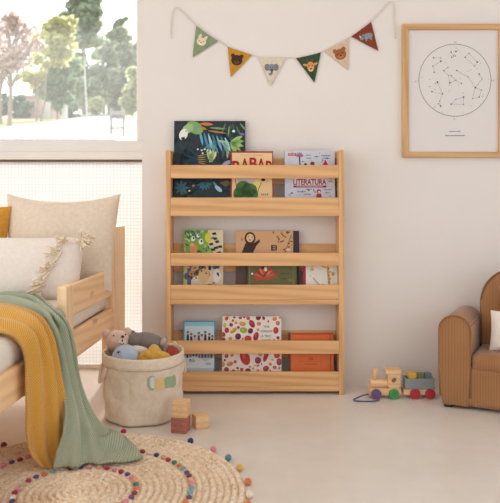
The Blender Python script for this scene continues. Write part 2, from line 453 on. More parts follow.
# pane: clear glass, the bright outdoor haze mixed in as a pale veil
m = bpy.data.materials.new('glass with haze veil'); m.use_nodes = True; nt = m.node_tree; nt.nodes.clear()
o_ = nt.nodes.new('ShaderNodeOutputMaterial'); t1 = nt.nodes.new('ShaderNodeBsdfTransparent'); t2 = nt.nodes.new('ShaderNodeBsdfTranslucent'); mxs = nt.nodes.new('ShaderNodeMixShader')
t2.inputs['Color'].default_value = (1, 0.99, 0.97, 1); HAZE = 0.036; mxs.inputs[0].default_value = HAZE
nt.links.new(t1.outputs[0], mxs.inputs[1]); nt.links.new(t2.outputs[0], mxs.inputs[2]); nt.links.new(mxs.outputs[0], o_.inputs[0])
bm = BM(); box(bm, -2.29, xg, GY + 0.008, GY + 0.012, zg, 2.26)
part('pane', bm, m, win, world=True)
# woven screen
m = bpy.data.materials.new('woven screen cloth'); m.use_nodes = True; nt = m.node_tree; nt.nodes.clear()
o_ = nt.nodes.new('ShaderNodeOutputMaterial'); d1 = nt.nodes.new('ShaderNodeBsdfDiffuse'); t2 = nt.nodes.new('ShaderNodeBsdfTranslucent'); mxs = nt.nodes.new('ShaderNodeMixShader')
v = coords(nt)
br = nt.nodes.new('ShaderNodeTexBrick'); br.offset = 0.0; br.inputs['Scale'].default_value = 1.0
mp = nt.nodes.new('ShaderNodeMapping'); mp.inputs['Rotation'].default_value = (PI / 2, 0, 0); nt.links.new(v, mp.inputs['Vector']); nt.links.new(mp.outputs['Vector'], br.inputs['Vector'])
br.inputs['Brick Width'].default_value = 0.0175; br.inputs['Row Height'].default_value = 0.0175; br.inputs['Mortar Size'].default_value = 0.0026; br.inputs['Mortar Smooth'].default_value = 0.5
br.inputs['Color1'].default_value = (0.76, 0.76, 0.76, 1); br.inputs['Color2'].default_value = (0.80, 0.79, 0.77, 1); br.inputs['Mortar'].default_value = (0.64, 0.61, 0.58, 1)
nt.links.new(br.outputs['Color'], d1.inputs['Color']); nt.links.new(br.outputs['Color'], t2.inputs['Color']); mxs.inputs[0].default_value = 0.14
nt.links.new(d1.outputs[0], mxs.inputs[1]); nt.links.new(t2.outputs[0], mxs.inputs[2])
t3 = nt.nodes.new('ShaderNodeBsdfTransparent'); mx3 = nt.nodes.new('ShaderNodeMixShader'); mx3.inputs[0].default_value = 0.43     # open weave
nt.links.new(mxs.outputs[0], mx3.inputs[1]); nt.links.new(t3.outputs[0], mx3.inputs[2]); nt.links.new(mx3.outputs[0], o_.inputs[0])
bm = BM(); box(bm, -2.35, -0.52, GY, GY + 0.003, 0.02, zs - 0.008)
part('woven_screen', bm, m, win, world=True)

# ---------------------------------------------------------------- outdoors
GS, G0, GY0 = 0.14, 1.605, 8.0
def gz(Y): return G0 + GS * (Y - GY0)
def gY(py):                      # distance of the sloping ground seen at row py
    e = (HY - py) / F
    return (GS * GY0 - G0 + EYE) / (GS - e)
M_grass = plain('mown grass', (146, 148, 98), 0.9, 0.12, 3)
M_road = plain('pale asphalt', (128, 127, 130), 0.9, 0.03, 2)
M_terr = plain('pale terrace', (224, 222, 220), 0.8, 0.03, 2)
bm = BM(); box(bm, -9, 5, GY + 0.10, 6.6, -0.2, -0.06); struct('ground_terrace', bm, M_terr)
bm = BM()
prism(bm, [(6.5, -0.2), (6.5, gz(6.5)), (75, gz(75)), (75, -0.2)], (-60, 0, 0), (0, 1, 0), (0, 0, 1), (1, 0, 0), 75)
struct('ground', bm, M_grass)
bm = BM(); box(bm, -9, 5, 6.38, 6.5, -0.1, gz(6.5) + 0.0); struct('wall_added_pale', bm, M_terr)  # pale wall added to whiten what comes through the screen
# the road, widening towards the window
edge = [(-30, 142), (0, 137), (30, 130), (60, 122.5), (75, 118.5), (88, 116)]
far = [(104, 115.5), (118, 118), (113, 126), (112, 133), (115, 142)]
pl = [(wx(x, gY(y)), gY(y)) for x, y in edge + far]
bm = BM()
tp = [bm.verts.new((x, y, gz(y) + 0.03)) for x, y in pl]; bt = [bm.verts.new((x, y, gz(y) - 0.05)) for x, y in pl]
bm.faces.new(tp); n = len(pl)
for i in range(n): bm.faces.new((tp[i], bt[i], bt[(i + 1) % n], tp[(i + 1) % n]))
struct('road', bm, M_road)

M_bark = plain('grey bark', (150, 134, 120), 0.9, 0.1, 6)
def leafmat(name, c, var=0.16):
    c = tuple(min(255, x * 0.95) for x in c)
    m, nt, b = new_mat(name); b.inputs['Roughness'].default_value = 0.8; b.inputs['Specular IOR Level'].default_value = 0.1
    oi = nt.nodes.new('ShaderNodeNewGeometry')
    lo = tuple(x * (1 - var) for x in c); hi = tuple(min(255, x * (1 + var)) for x in c)
    col = ramp(nt, oi.outputs['Random Per Island'], [(0, lo), (1, hi)]); nt.links.new(col, b.inputs['Base Color'])
    tr = nt.nodes.new('ShaderNodeBsdfTranslucent'); nt.links.new(col, tr.inputs['Color']); mxl = nt.nodes.new('ShaderNodeMixShader'); mxl.inputs[0].default_value = 0.5
    nt.links.new(b.outputs[0], mxl.inputs[1]); nt.links.new(tr.outputs[0], mxl.inputs[2]); nt.links.new(mxl.outputs[0], nt.nodes['Material Output'].inputs['Surface'])
    return m
def foliage(bm, blobs, n, size, rnd):
    """leaf sprays scattered through ellipsoids."""
    clumps = []
    for (cx, cy, cz, rx, ry, rz) in blobs:          # every crown is a crowd of smaller sprays with gaps between
        m_ = min(rx, rz)
        for _ in range(13):
            while True:
                q = Vector((rnd.uniform(-1, 1), rnd.uniform(-1, 1), rnd.uniform(-1, 1)))
                if q.length <= 1: break
            f = rnd.uniform(.26, .48)
            clumps.append((cx + q.x * rx * .92, cy + q.y * ry * .9, cz + q.z * rz * .92, m_ * f * 1.25, m_ * f * 1.1, m_ * f * .8))
    blobs = clumps
    tot = sum(b[3] * b[4] * b[5] for b in blobs)
    for (cx, cy, cz, rx, ry, rz) in blobs:
        for _ in range(max(8, int(n * rx * ry * rz / tot))):
            while True:
                q = Vector((rnd.uniform(-1, 1), rnd.uniform(-1, 1), rnd.uniform(-1, 1)))
                if q.length <= 1: break
            q = q.normalized() * (q.length ** 0.5)
            c = Vector((cx + q.x * rx, cy + q.y * ry, cz + q.z * rz))
            s = size * rnd.uniform(0.6, 1.4)
            a = Vector((rnd.gauss(0, 1), rnd.gauss(0, 1), rnd.gauss(0, 1))).normalized(); b_ = a.orthogonal().normalized()
            c3 = a.cross(b_)
            vs = [bm.verts.new(c + b_ * s * x + c3 * s * y + a * s * z) for x, y, z in ((-1, 0, .1), (0, -.6, 0), (1, 0, .1), (0, .6, 0))]
            bm.faces.new(vs)
def tree(name, label, group, px, Y, blobs_px, colour, n, size, trunks, seed, branches=0):
    """blobs_px: (px, py, half width px, half height px, depth offset) crowns; trunks: (px base, px top, py top, width px)."""
    rnd = random.Random(seed); base = Vector((wx(px, Y), Y, gz(Y)))
    t = thing(name, label, 'tree', base, 0, group)
    bm = BM(); k = Y / F
    foliage(bm, [(wx(x, Y), Y + d, wz(y, Y), rx * k, max(rx, ry) * k * 0.8, ry * k) for x, y, rx, ry, d in blobs_px], n, size, rnd)
    part('foliage', bm, colour, t, world=True)
    bm = BM()
    for (xb, xt, yt, wd) in trunks:
        b0 = Vector((wx(xb, Y), Y, gz(Y) - 0.1)); b1 = P(xt, yt, Y); mid = (b0 + b1) / 2 + Vector((rnd.uniform(-.1, .1), 0, 0))
        tube(bm, cr([b0, mid, b1], 4), 0.1, 8, radii=[wd * k / 2 * (1 - 0.5 * i / 8) for i in range(9)])
        for _ in range(branches):
            s0 = b0.lerp(b1, rnd.uniform(0.45, 1.0)); e0 = s0 + Vector((rnd.uniform(-1, 1) * 22 * k, rnd.uniform(-1, 1) * 10 * k, rnd.uniform(12, 45) * k))
            tube(bm, cr([s0, s0.lerp(e0, .5) + Vector((0, 0, 3 * k)), e0], 3), 0.1, 6, radii=[wd * k * (0.22 - 0.18 * i / 6) for i in range(7)])
    part('trunk', bm, M_bark, t, world=True)
    return t
LF_pink = leafmat('pale blossom', (206, 186, 176)); LF_yel = leafmat('lime leaves', (214, 214, 156)); LF_grn = leafmat('mid green leaves', (140, 166, 126))
LF_con = leafmat('blue green needles', (172, 184, 158)); LF_dk = leafmat('deep green hedge', (126, 150, 126)); LF_lt = leafmat('light olive leaves', (196, 204, 160))
TG = None
tree('blossom_tree', 'pale pink blossoming tree with a bare grey trunk on the verge, nearest the window', TG, 9, gY(126),
     [(0, 40, 22, 40, 0), (20, 25, 18, 28, .3), (10, 60, 20, 18, -.2), (28, 45, 10, 14, 0), (-14, 70, 14, 18, 0)], LF_pink, 1900, 0.055, [(9, 10, 50, 5.0)], 1, 26)
tree('blossom_tree', 'pale trunked tree half cut off by the photo edge beside the pink blossoming tree', TG, 0.5, gY(124),
     [(-18, 40, 18, 34, 0), (-6, 72, 8, 10, 0)], LF_pink, 450, 0.062, [(0.5, 1, 60, 4.5)], 2, 6)
tree('lime_tree', 'yellow green tree standing behind the pink blossom, in front of the pink wall', TG, 36, gY(121),
     [(46, 32, 16, 20, 0), (58, 44, 14, 18, .3), (44, 58, 16, 10, 0), (30, 76, 14, 10, .2), (62, 26, 10, 14, .2)], LF_yel, 1700, 0.11, [(36, 38, 75, 2.6), (40, 45, 70, 2.4)], 3, 3)
tree('leafy_tree', 'rounded mid green tree below the yellow green crown', TG, 58, gY(119.5),
     [(56, 76, 17, 16, 0), (66, 66, 11, 18, .2), (48, 88, 12, 12, 0), (60, 98, 10, 10, 0)], LF_grn, 1900, 0.12, [(58, 58, 80, 2.5)], 4, 2)
tree('tall_conifer', 'tall blue green conifer rising out of view in the middle of the window', TG, 84, gY(114.5),
     [(80, 8, 17, 22, 0), (84, 40, 15, 28, 0), (78, 66, 14, 26, .4), (84, 90, 16, 22, 0), (70, 20, 9, 16, 0), (92, 22, 7, 14, 0)], LF_con, 2600, 0.21, [(84, 84, 10, 3)], 5, 4)
tree('bushy_tree', 'broad soft green tree beyond the street lamp', TG, 104, gY(113.5),
     [(106, 62, 16, 26, 0), (102, 84, 15, 26, 0), (112, 46, 9, 14, 0), (94, 100, 12, 12, -1)], LF_con, 2000, 0.24, [(104, 104, 60, 3)], 6, 2)
tree('bushy_tree', 'soft green tree at the right side of the window glass', TG, 126, gY(114.2),
     [(124, 44, 11, 26, 0), (128, 78, 14, 30, 0), (121, 96, 12, 18, 0), (138, 60, 12, 34, .5), (120, 28, 6, 12, 0)], LF_con, 2300, 0.21, [(126, 126, 50, 3)], 7, 2)
tree('weeping_tree', 'light olive shrub tree at the right verge behind the white barrier', TG, 133, gY(117),
     [(134, 86, 8, 22, 0), (130, 104, 8, 9, 0)], LF_lt, 900, 0.17, [(133, 133, 90, 2)], 8, 0)
tree('round_shrub', 'light olive shrub at the foot of the street lamp', TG, 97, gY(115.6),
     [(97, 104, 6, 9, 0)], LF_lt, 700, 0.18, [(97, 97, 104, 1.5)], 9, 0)
t = thing('hedge', 'clipped dark green hedge beside the pink garden wall', 'hedge', (wx(16, gY(118.5)), gY(118.5), gz(gY(118.5))))
bm = BM(); Yh = gY(118.5); foliage(bm, [(wx(x, Yh), Yh + .3, wz(y, Yh), 5 * Yh / F, .6, 11 * Yh / F) for x, y in ((14, 106), (20, 106), (2, 104), (66, 108), (70, 110))], 1500, 0.12, R)
part('leaves', bm, LF_dk, t, world=True)
Yh = gY(118)
t = thing('garden_house', 'low pink rendered garden building between hedge and trees', 'building', (wx(37, Yh), Yh, gz(Yh)))
bm = BM(); box(bm, wx(23, Yh), wx(53, Yh), Yh, Yh + 2.5, gz(Yh) - 0.1, wz(97, Yh)); part('wall', bm, plain('pink render', (226, 190, 180), 0.9, 0.04, 3), t, world=True)
bm = BM(); box(bm, wx(22, Yh), wx(54, Yh), Yh - .1, Yh + 2.6, wz(97, Yh), wz(95, Yh), 0.02); part('coping', bm, M_terr, t, world=True)
bm = BM(); box(bm, wx(43, Yh), wx(51, Yh), Yh - .04, Yh, gz(Yh), wz(101, Yh)); part('door', bm, M_white, t, world=True)
Yl = gY(116.2)
t = thing('street_lamp', 'thin pale street lamp with one arm over the road', 'street lamp', (wx(87, Yl), Yl, gz(Yl)))
bm = BM(); k = Yl / F; cyl(bm, (wx(87, Yl), Yl, gz(Yl)), P(84.5, 64, Yl), 0.8 * k, 0.5 * k, 10); part('pole', bm, M_white, t, world=True)
bm = BM(); tube(bm, cr([P(84.5, 65, Yl), P(86, 61, Yl), P(93, 60.5, Yl)], 4), 0.5 * k, 8); part('arm', bm, M_white, t, world=True)
bm = BM(); ell(bm, P(97, 61, Yl), (5 * k, 1.6 * k, 1.2 * k)); part('lamp_head', bm, M_white, t, world=True)
Yp = gY(119.2)
t = thing('gate_pillar', 'pale square gate pillar beside the pink garden building', 'pillar', (wx(63.5, Yp), Yp, gz(Yp)))
bm = BM(); k = Yp / F; box(bm, wx(61.8, Yp), wx(65.2, Yp), Yp, Yp + .3, gz(Yp) - .1, wz(92, Yp), .02); part('shaft', bm, M_terr, t, world=True)
bm = BM(); box(bm, wx(61, Yp), wx(66, Yp), Yp - .05, Yp + .35, wz(92, Yp), wz(90, Yp), .02); part('cap', bm, M_terr, t, world=True)
Yb = gY(136)
M_bar = plain('weathered white board', (150, 147, 144), .7)
t = thing('road_barrier', 'small white road barrier with a grey top board standing at the roadside', 'barrier', (wx(117, Yb), Yb, gz(Yb)))
k = Yb / F
for x in (111, 123.5):
    bm = BM(); box(bm, wx(x - 1.2, Yb), wx(x + 1.2, Yb), Yb, Yb + 2 * k, gz(Yb), wz(108, Yb), .003); part('post', bm, M_bar, t, world=True)
bm = BM(); box(bm, wx(110, Yb), wx(124.5, Yb), Yb - .02, Yb, wz(116.5, Yb), wz(111, Yb), .003); part('board', bm, M_bar, t, world=True)
bm = BM(); box(bm, wx(112, Yb), wx(123, Yb), Yb - .03, Yb - .02, wz(118, Yb), wz(115, Yb)); part('stripe', bm, plain('grey paint', (104, 98, 92)), t, world=True, label='grey band')
bm = BM(); box(bm, wx(111, Yb), wx(123.5, Yb), Yb, Yb + .02, wz(129, Yb), wz(127, Yb)); part('rail', bm, M_bar, t, world=True)

# ================================================================== bookcase
YF, YB = 2.976, 3.097
bk = thing('bookcase', 'tall open pine bookcase with three book ledges against the white wall', 'bookcase', (wx(255, YF), (YF + YB) / 2, 0))
xl0, xl1, xr0, xr1 = wx(165.5, YF), wx(170.6, YF), wx(339, YF), wx(344.3, YF)
ztop = wz(150, YF)
for a, b_ in ((xl0, xl1), (xr0, xr1)):
    bm = BM(); box(bm, a, b_, YF, YB, 0.0, ztop, 0.003); part('side_panel', bm, W_Z, bk, world=True)
TIER = [(wz(210.3, YF), 197.5, 216.2, 165, 178.3, 158, 185), (wz(299.8, YF), 285, 304.6, 253, 266, 244, 272), (wz(386.2, YF), 372, 391.4, 341, 354, 331, 359)]
YBR = YB - 0.016
for zb, t0, t1, u0, u1, b0, b1 in TIER:
    bm = BM(); box(bm, xl1, xr0, YF, YF + 0.016, zb, wz(t0, YF), 0.0025); part('ledge_rail', bm, W_X, bk, world=True)
    bm = BM(); box(bm, xl1, xr0, YF - 0.001, YB, wz(t1, YF), zb, 0.002); part('shelf_board', bm, W_X, bk, world=True)
    bm = BM(); box(bm, xl1, xr0, YF, YF + 0.016, wz(u1, YF), wz(u0, YF), 0.0025); part('retaining_rail', bm, W_X, bk, world=True)
    bm = BM(); box(bm, xl1, xr0, YBR, YB, wz(b1, YBR), wz(b0, YBR), 0.0025); part('back_rail', bm, W_X, bk, world=True)

# ---------------------------------------------------------------- books
M_page = plain('book pages', (232, 222, 202), 0.9, 0.05, 400)
def book(name, label, tier, px0, px1, py0, Yb, tilt, thick, cover, art=None, spine=None, cat='book', cover_name='cover'):
    """px0..px1 x py0 front cover rectangle in the photo, standing on ledge `tier`, leaning back."""
    zb = TIER[tier][0]; Yc = Yb + 0.012; k = Yc / F
    W = (px1 - px0) * k; ca, sa = math.cos(tilt), math.sin(tilt)
    H = (wz(py0, Yc + 0.01) - zb) / ca
    t = thing(name, label, cat, (wx((px0 + px1) / 2, Yc), Yb, zb + 0.0004 + 0.0))
    Mx = Matrix.Rotation(-tilt, 4, 'X')
    def loc(x0, x1, y0, y1, z0, z1, bev): 
        bm = BM(); box(bm, x0, x1, y0, y1, z0, z1, bev); bmesh.ops.transform(bm, matrix=Mx, verts=bm.verts[:]); 
        # keep the lower back edge on the ledge
        mz = min(v.co.z for v in bm.verts); return bm, mz
    bm = BM()
    box(bm, -W / 2, W / 2, 0, 0.0022, 0, H, 0.0006); box(bm, -W / 2, W / 2, thick - 0.0022, thick, 0, H, 0.0006); box(bm, -W / 2, -W / 2 + 0.0022, 0, thick, 0, H, 0.0006)
    lift = thick * sa
    Mx = Matrix.Translation((0, 0, lift)) @ Mx
    bmesh.ops.transform(bm, matrix=Mx, verts=bm.verts[:])
    part('cover', bm, plain(name + ' cover', cover, 0.45, 0.02, 40), t)
    bm = BM(); box(bm, -W / 2 + 0.0024, W / 2 - 0.003, 0.0023, thick - 0.0023, 0.003, H - 0.003)
    bmesh.ops.transform(bm, matrix=Mx, verts=bm.verts[:]); part('page_block', bm, M_page, t)
    if spine:
        bm = BM(); box(bm, -W / 2 - 0.0006, -W / 2 + spine[1] * k, -0.0007, thick + 0.0004, 0, H, 0.0003); bmesh.ops.transform(bm, matrix=Mx, verts=bm.verts[:]); part('spine', bm, plain(name + ' spine', spine[0], 0.5), t)
    if art:
        a = Art(); hp = H / k; art(a, px1 - px0, hp)
        a.build('cover_print', t, lambda x, y, l: Mx @ Vector((-W / 2 + x * k, -l - 0.0002, H - y * k)), clip=(0.15, 0.15, px1 - px0 - 0.15, hp - 0.15))
    return t
def art_jungle(a, W, H):
    r = random.Random(11)
    for _ in range(90):
        a.leaf(r.uniform(0, W), r.uniform(0, H), r.uniform(10, 22), r.uniform(0, 6.28), r.uniform(2.5, 5), r.choice([(26, 44, 56), (34, 58, 66), (20, 36, 50), (46, 70, 70), (24, 46, 44), (38, 52, 72), (60, 84, 76)]), 0)
    for ang in (2.6, 2.9, 3.2, 3.5, 3.9): a.leaf(30, 42, 22, ang, 2.4, (34, 56, 76), 1)
    # hanging blue fronds
    for i in range(7): a.leaf(26 + i * 4.2, 11 + i * 1.0, 15 + (i % 3) * 3, 1.35 - 0.03 * i, 2.6, [(96, 160, 190), (70, 130, 160), (150, 200, 205), (60, 110, 120)][i % 4], 2)
    for i in range(6): a.leaf(44 + i * 2.0, 20 + i * 1.2, 13, 0.2 + 0.28 * i, 1.8, [(170, 190, 150), (110, 170, 180), (190, 200, 140)][i % 3], 3)
    for i in range(6): a.leaf(40, 21, 14, 1.2 + 0.25 * i, 1.5, (90, 150, 160), 2)
    # parrot: white cheek, green back, orange wing
    a.ell(21, 7, 9, 6, (120, 160, 90), 3, 0.5); a.ell(14, 8, 6, 4.5, (150, 176, 120), 4, -0.6); a.ell(9.5, 14, 4.2, 6, (222, 222, 206), 5, 0.35)
    a.poly([(7, 17), (11, 16.5), (11, 19.5), (9, 20.5), (7.5, 19)], (40, 34, 36), 6); a.ell(12, 10.5, .7, .7, (40, 40, 40), 6)
    a.leaf(26, 3, 14, 0.05, 3.4, (196, 110, 60), 4); a.leaf(24, 6, 10, 0.3, 3, (160, 130, 70), 5); a.leaf(36, 7, 17, 0.08, 2.2, (120, 150, 90), 4)
    a.leaf(34, 10, 20, 0.15, 1.8, (176, 120, 70), 3); a.ell(22, 7, 2, 1.4, (90, 150, 170), 5)
    # right foliage
    for i in range(6): a.leaf(52 + i * 3.5, 2 + (i % 2) * 3, 12, 1.9 - 0.25 * i, 1.6, [(80, 120, 90), (120, 150, 100), (60, 100, 90)][i % 3], 2)
    for i in range(5): a.leaf(57, 22, 14, -0.5 + 0.4 * i, 4.2, (126, 166, 86) if i % 2 else (150, 184, 110), 3)
    a.ell(60, 10.5, 1.5, 1.2, (230, 225, 220), 4); a.leaf(66, 13, 6, 0.2, 2.4, (120, 100, 160), 3)
    # pale lower leaf, buds
    for i in range(4): a.leaf(36 + i, 42, 13, -1.0 - 0.35 * i, 4.6, (168, 192, 120) if i % 2 else (204, 214, 160), 4)
    a.leaf(48, 46, 12, -0.5, 4.5, (170, 176, 200), 4)
    for x, y in ((24, 29), (28, 30), (31, 29), (34, 30), (29, 33)): a.ell(x, y, .9, .9, (225, 225, 215), 4)
    for i in range(5): a.leaf(24, 36 + i * 1.6, 9, 0.1 * i - .2, 1.0, (170, 140, 80), 3)
    # lower strip
    for i in range(8): a.leaf(8, 68, 8, i * 0.78, 2.6, (70, 110, 120), 2)
    for i in range(6): a.leaf(31, 63, 8, 0.3 + i * 0.5, 2.4, (60, 110, 126), 2)
    a.ell(45, 69, 4.4, 2.0, (170, 200, 205), 4, 0.7); a.leaf(40, 62, 12, 1.0, 2.6, (90, 150, 170), 3)
    a.poly([(46, 63), (54, 60), (58, 64), (52, 67)], (110, 96, 70), 3)
    a.ell(16, 71, 1.0, 1.0, (220, 215, 190), 4); a.ell(20, 66, 1.4, 1.2, (150, 140, 90), 3)
book('picture_book', 'large dark jungle picture book with a parrot, tallest on the top ledge', 0, 173.5, 245.2, 120.8, 3.036, 0.10, 0.013, (20, 30, 36), art_jungle)
def art_red(a, W, H):
    a.rect(1.8, 1.7, W - 1.0, H, (226, 190, 140), 0)
    a.text('a la de la aventura', W / 2 + .5, 4.4, 1.0, (110, 80, 60), 2, 22)
    for ch, x, y in (('B', 5.6, 21.5), ('A', 14.6, 19), ('B', 22.8, 18.2), ('A', 31, 19), ('R', 39, 21.5)): a.text(ch, x, y, 11.5, (168, 30, 34), 2, 8.0, bold=0.03)
    # plain leafy bush on a cream ground
    for x, y, rx, ry in ((13, 46, 7.5, 7), (19, 48, 8, 6.5), (9, 52, 6, 7), (22, 53, 6, 6), (14, 55, 9, 6)): a.ell(x, y - 9, rx, ry, (74, 112, 58), 2)
    for x, y, an in ((10, 46, 2.4), (16, 44, 1.0), (20, 50, .4), (12, 52, 2.0), (18, 54, 1.2)): a.leaf(x, y - 9, 5, an, 2.2, (54, 90, 46), 3)
    a.ell(16, 28, 9, 7, (196, 180, 174), 1); a.ell(27, 35, 4, 6, (232, 206, 120), 1)
    a.line((31, 32), (27, 42), 0.7, (120, 84, 60), 2); a.ell(33, 29, 2.2, 1.4, (40, 34, 34), 2); a.line((5, 28), (7, 40), 1.2, (200, 110, 80), 1); a.line((8, 28), (9, 39), .8, (230, 220, 190), 1)
    for i in range(4): a.rect(31 + i * 1.9, 42.6, 32.2 + i * 1.9, 44.6, (150, 130, 96), 2)
book('picture_book', 'cream picture book with red border and title before the jungle book', 0, 230.2, 273.2, 151.4, 3.014, 0.10, 0.010, (150, 34, 38), art_red)
def art_lit(a, W, H):
    r = random.Random(5); red = (164, 44, 62); gr = (120, 122, 136)
    a.rect(3.5, 2.6, 11.5, 5.2, (190, 54, 66), 1); a.text('ATLAS', 7.5, 4.7, 1.4, (240, 225, 225), 2, 6)
    for i in range(7): a.leaf(15, 6, 5, -2.9 + i * 0.45, 1.6, (176, 110, 140), 1)
    a.line((15, 6), (15.5, 15), 1.2, (70, 50, 70), 2)
    for x, y, w_ in ((21.5, 4.5, 6), (22, 7.6, 6), (37, 5.0, 10), (39, 7.6, 7), (30, 6, 4)):
        for i in range(int(w_ / 1.3)): a.rect(x + i * 1.3, y - .5, x + i * 1.3 + .9, y + .5, (96, 84, 104), 1)
    for _ in range(60):
        x, y = r.uniform(2, W - 3), r.uniform(2, H - 4)
        if 25 < y < 39: continue
        c = r.choice([red, gr, (90, 96, 120), (150, 154, 168), (186, 120, 130)])
        if r.random() < .5: a.ell(x, y, r.uniform(.4, 1.3), r.uniform(.4, 1.1), c, 0, r.uniform(0, 3), 8)
        else: a.line((x, y), (x + r.uniform(-3, 3), y + r.uniform(-3, 3)), .5, c, 0)
    a.poly([(39, 13), (41, 9), (43, 13), (44, 16), (38, 16)], red, 2); a.ell(28, 13, 2.2, 2, (120, 40, 60), 2); a.ell(21, 14, 1.4, 1.4, (60, 40, 60), 2)
    a.rect(8.2, 27.0, 42, 36.6, (214, 214, 220), 2)
    a.text('LITERATURA', 25, 34.4, 5.6, red, 3, 33, bold=0.03); a.rect(8.6, 35.2, 41.8, 37.2, (140, 40, 58), 3); a.rect(12, 35.9, 38, 36.4, (214, 190, 196), 4)
    a.ell(34, 41, 2.2, 2.0, red, 3); a.poly([(31, 50), (32, 43.4), (36.4, 43.4), (37.6, 50)], red, 3); a.ell(34.4, 41.6, 1.1, .9, (235, 220, 215), 4)
    for x, y, w_ in ((21, 39, 7), (14, 41.4, 8), (19, 44, 9), (39, 39.5, 9), (40, 42.5, 6), (44, 28, 4), (44, 31, 4)):
        for i in range(int(w_ / 1.3)): a.rect(x + i * 1.3, y - .5, x + i * 1.3 + .85, y + .5, r.choice([red, (96, 84, 104)]), 3)
book('picture_book', 'pale grey book with small red figures and title, right on the top ledge', 0, 284.6, 335, 151, 3.026, 0.10, 0.011, (196, 198, 206), art_lit)
def art_green(a, W, H):
    r = random.Random(3)
    a.rect(0, 0, W, H, (214, 196, 162), 0); a.rect(0, 0, 24, 24, (120, 158, 74), 1); a.rect(3, 1, 16, 9, (60, 120, 96), 2)
    for _ in range(40): a.leaf(r.uniform(0, 26), r.uniform(0, 22), r.uniform(2, 6), r.uniform(0, 6.28), 1.8, r.choice([(90, 150, 60), (50, 110, 80), (150, 180, 80), (60, 90, 60), (190, 200, 110)]), 3)
    for x, y, s in ((9, 9, 2.2), (17, 12, 2.4), (14, 6, 1.6)): a.ell(x, y, s, s * 1.2, (224, 220, 200), 4); a.ell(x + .6, y - .6, s * .4, s * .5, (50, 46, 44), 5)
    a.ell(9.5, 19, 4, 6, (206, 140, 84), 4); a.ell(8, 15, 2, 1.6, (226, 170, 110), 5); a.ell(24, 8, 3.2, 5, (206, 196, 60), 4)
    for i, (x, y) in enumerate(((30, 4), (31, 9), (33, 12), (27, 14.5), (32, 18), (36, 17), (29, 20), (35, 23), (31, 25))):
        a.poly([(x - 2.4, y - .6), (x + 1.6, y - 1.6), (x + 2.6, y + .8), (x - 1, y + 1.4)], (44, 40, 42), 4)
    a.rect(24, 18, 29, 26, (140, 176, 90), 2)
    for i in range(16):
        x, y = r.uniform(3, 36), r.uniform(35, 60)
        a.ell(x, y, r.uniform(2, 4.2), r.uniform(2, 4.6), r.choice([(222, 206, 178), (206, 160, 112), (86, 90, 122), (190, 128, 96), (110, 80, 66), (230, 220, 206)]), 2 + i % 2, r.uniform(0, 3)); 
        a.ell(x + r.uniform(-1, 1), y, .8, .9, (50, 44, 48), 5)
    a.rect(3.5, 35, 7.5, 64, (84, 92, 128), 1); a.ell(20, 46, 5.5, 7.5, (216, 176, 124), 4); a.ell(33, 46, 3.6, 7, (224, 216, 204), 4); a.ell(34, 44, 1.2, 1.4, (60, 54, 58), 5); a.ell(26, 38, 1.6, 2.6, (60, 52, 52), 5)
book('picture_book', 'green and beige illustrated animal book with yellow spine, left end of the middle ledge', 1, 183.8, 223.2, 230.2, 3.030, 0.10, 0.012, (176, 190, 92), art_green, spine=((180, 194, 90), 3.2))
def art_mole(a, W, H):
    a.rect(0, 0, W, H, (206, 160, 116), 0); a.rect(0, 34, W, H, (96, 74, 60), 1)
    a.poly([(4.5, 26), (7, 20), (10, 12), (19, 12), (20.5, 16), (18, 21), (17, 26), (16, 36), (3, 36)], (62, 40, 36), 2)
    a.ell(14.5, 7.4, 5.6, 6.2, (62, 40, 36), 2); a.ell(14.6, 7.2, 3.8, 4.2, (222, 184, 142), 3)
    for x, y in ((12.8, 6), (16.6, 6.4)): a.ell(x, y, .6, .7, (50, 36, 34), 4)
    a.ell(14.4, 9.2, 1.2, .8, (150, 90, 70), 4); a.poly([(19, 12), (24, 8.5), (24.6, 11), (20, 16)], (62, 40, 36), 2); a.ell(6.5, 8.5, 1.2, 1.6, (190, 120, 90), 3)
    a.text('El', 38.5, 19.6, 5.2, (50, 38, 36), 3, 5.6, bold=0.03); a.text('hotzon', 38.5, 27, 5.0, (50, 38, 36), 3, 21, bold=0.03)
    r = random.Random(9)
    for i in range(26):
        x = 38 + r.random() ** .6 * 18; y = r.uniform(0, 3 + (x - 36) * 1.2)
        a.leaf(x, y, r.uniform(2, 3.6), r.uniform(0, 6.28), 1.5, r.choice([(120, 60, 50), (176, 96, 70), (150, 140, 70), (90, 80, 50), (206, 176, 120)]), 2)
    a.line((48, 26), (56, 4), .8, (130, 96, 60), 1); a.rect(W - 6.2, 0, W, H, (54, 48, 50), 3)
    a.ell(53, 19, 2.4, 1.4, (230, 200, 170), 3)
book('picture_book', 'wide tan picture book showing a dark hooded animal, back of the middle ledge', 1, 235.5, 299.5, 231.2, 3.038, 0.10, 0.010, (190, 146, 106), art_mole)
def art_olive(a, W, H):
    a.poly([(6, 19), (10, 12), (15, 8), (22, 9), (27, 14), (31, 20), (25, 19), (20, 22), (13, 21), (9, 23)], (176, 70, 52), 1)
    for i in range(7): a.leaf(16, 19, 11, -2.8 + .42 * i, 2.4, [(196, 92, 66), (150, 52, 44), (206, 120, 90)][i % 3], 2)
    a.ell(18, 11, 1.6, 2.2, (230, 220, 200), 3); a.ell(15.5, 9.5, 1.2, 1.6, (60, 40, 36), 3); a.ell(4.5, 15.5, 1.1, 1.1, (236, 226, 206), 3)
    a.text('zorro', 37, 16, 2.2, (46, 50, 28), 2, 8); a.text('rojo', 36, 21, 2.0, (46, 50, 28), 2, 6)
    for x in (2, W - 3.5): a.line((x, 5), (x, H - 3), .5, (140, 134, 70), 1)
    a.ell(43, 22, 2.4, 1.4, (120, 120, 60), 1)
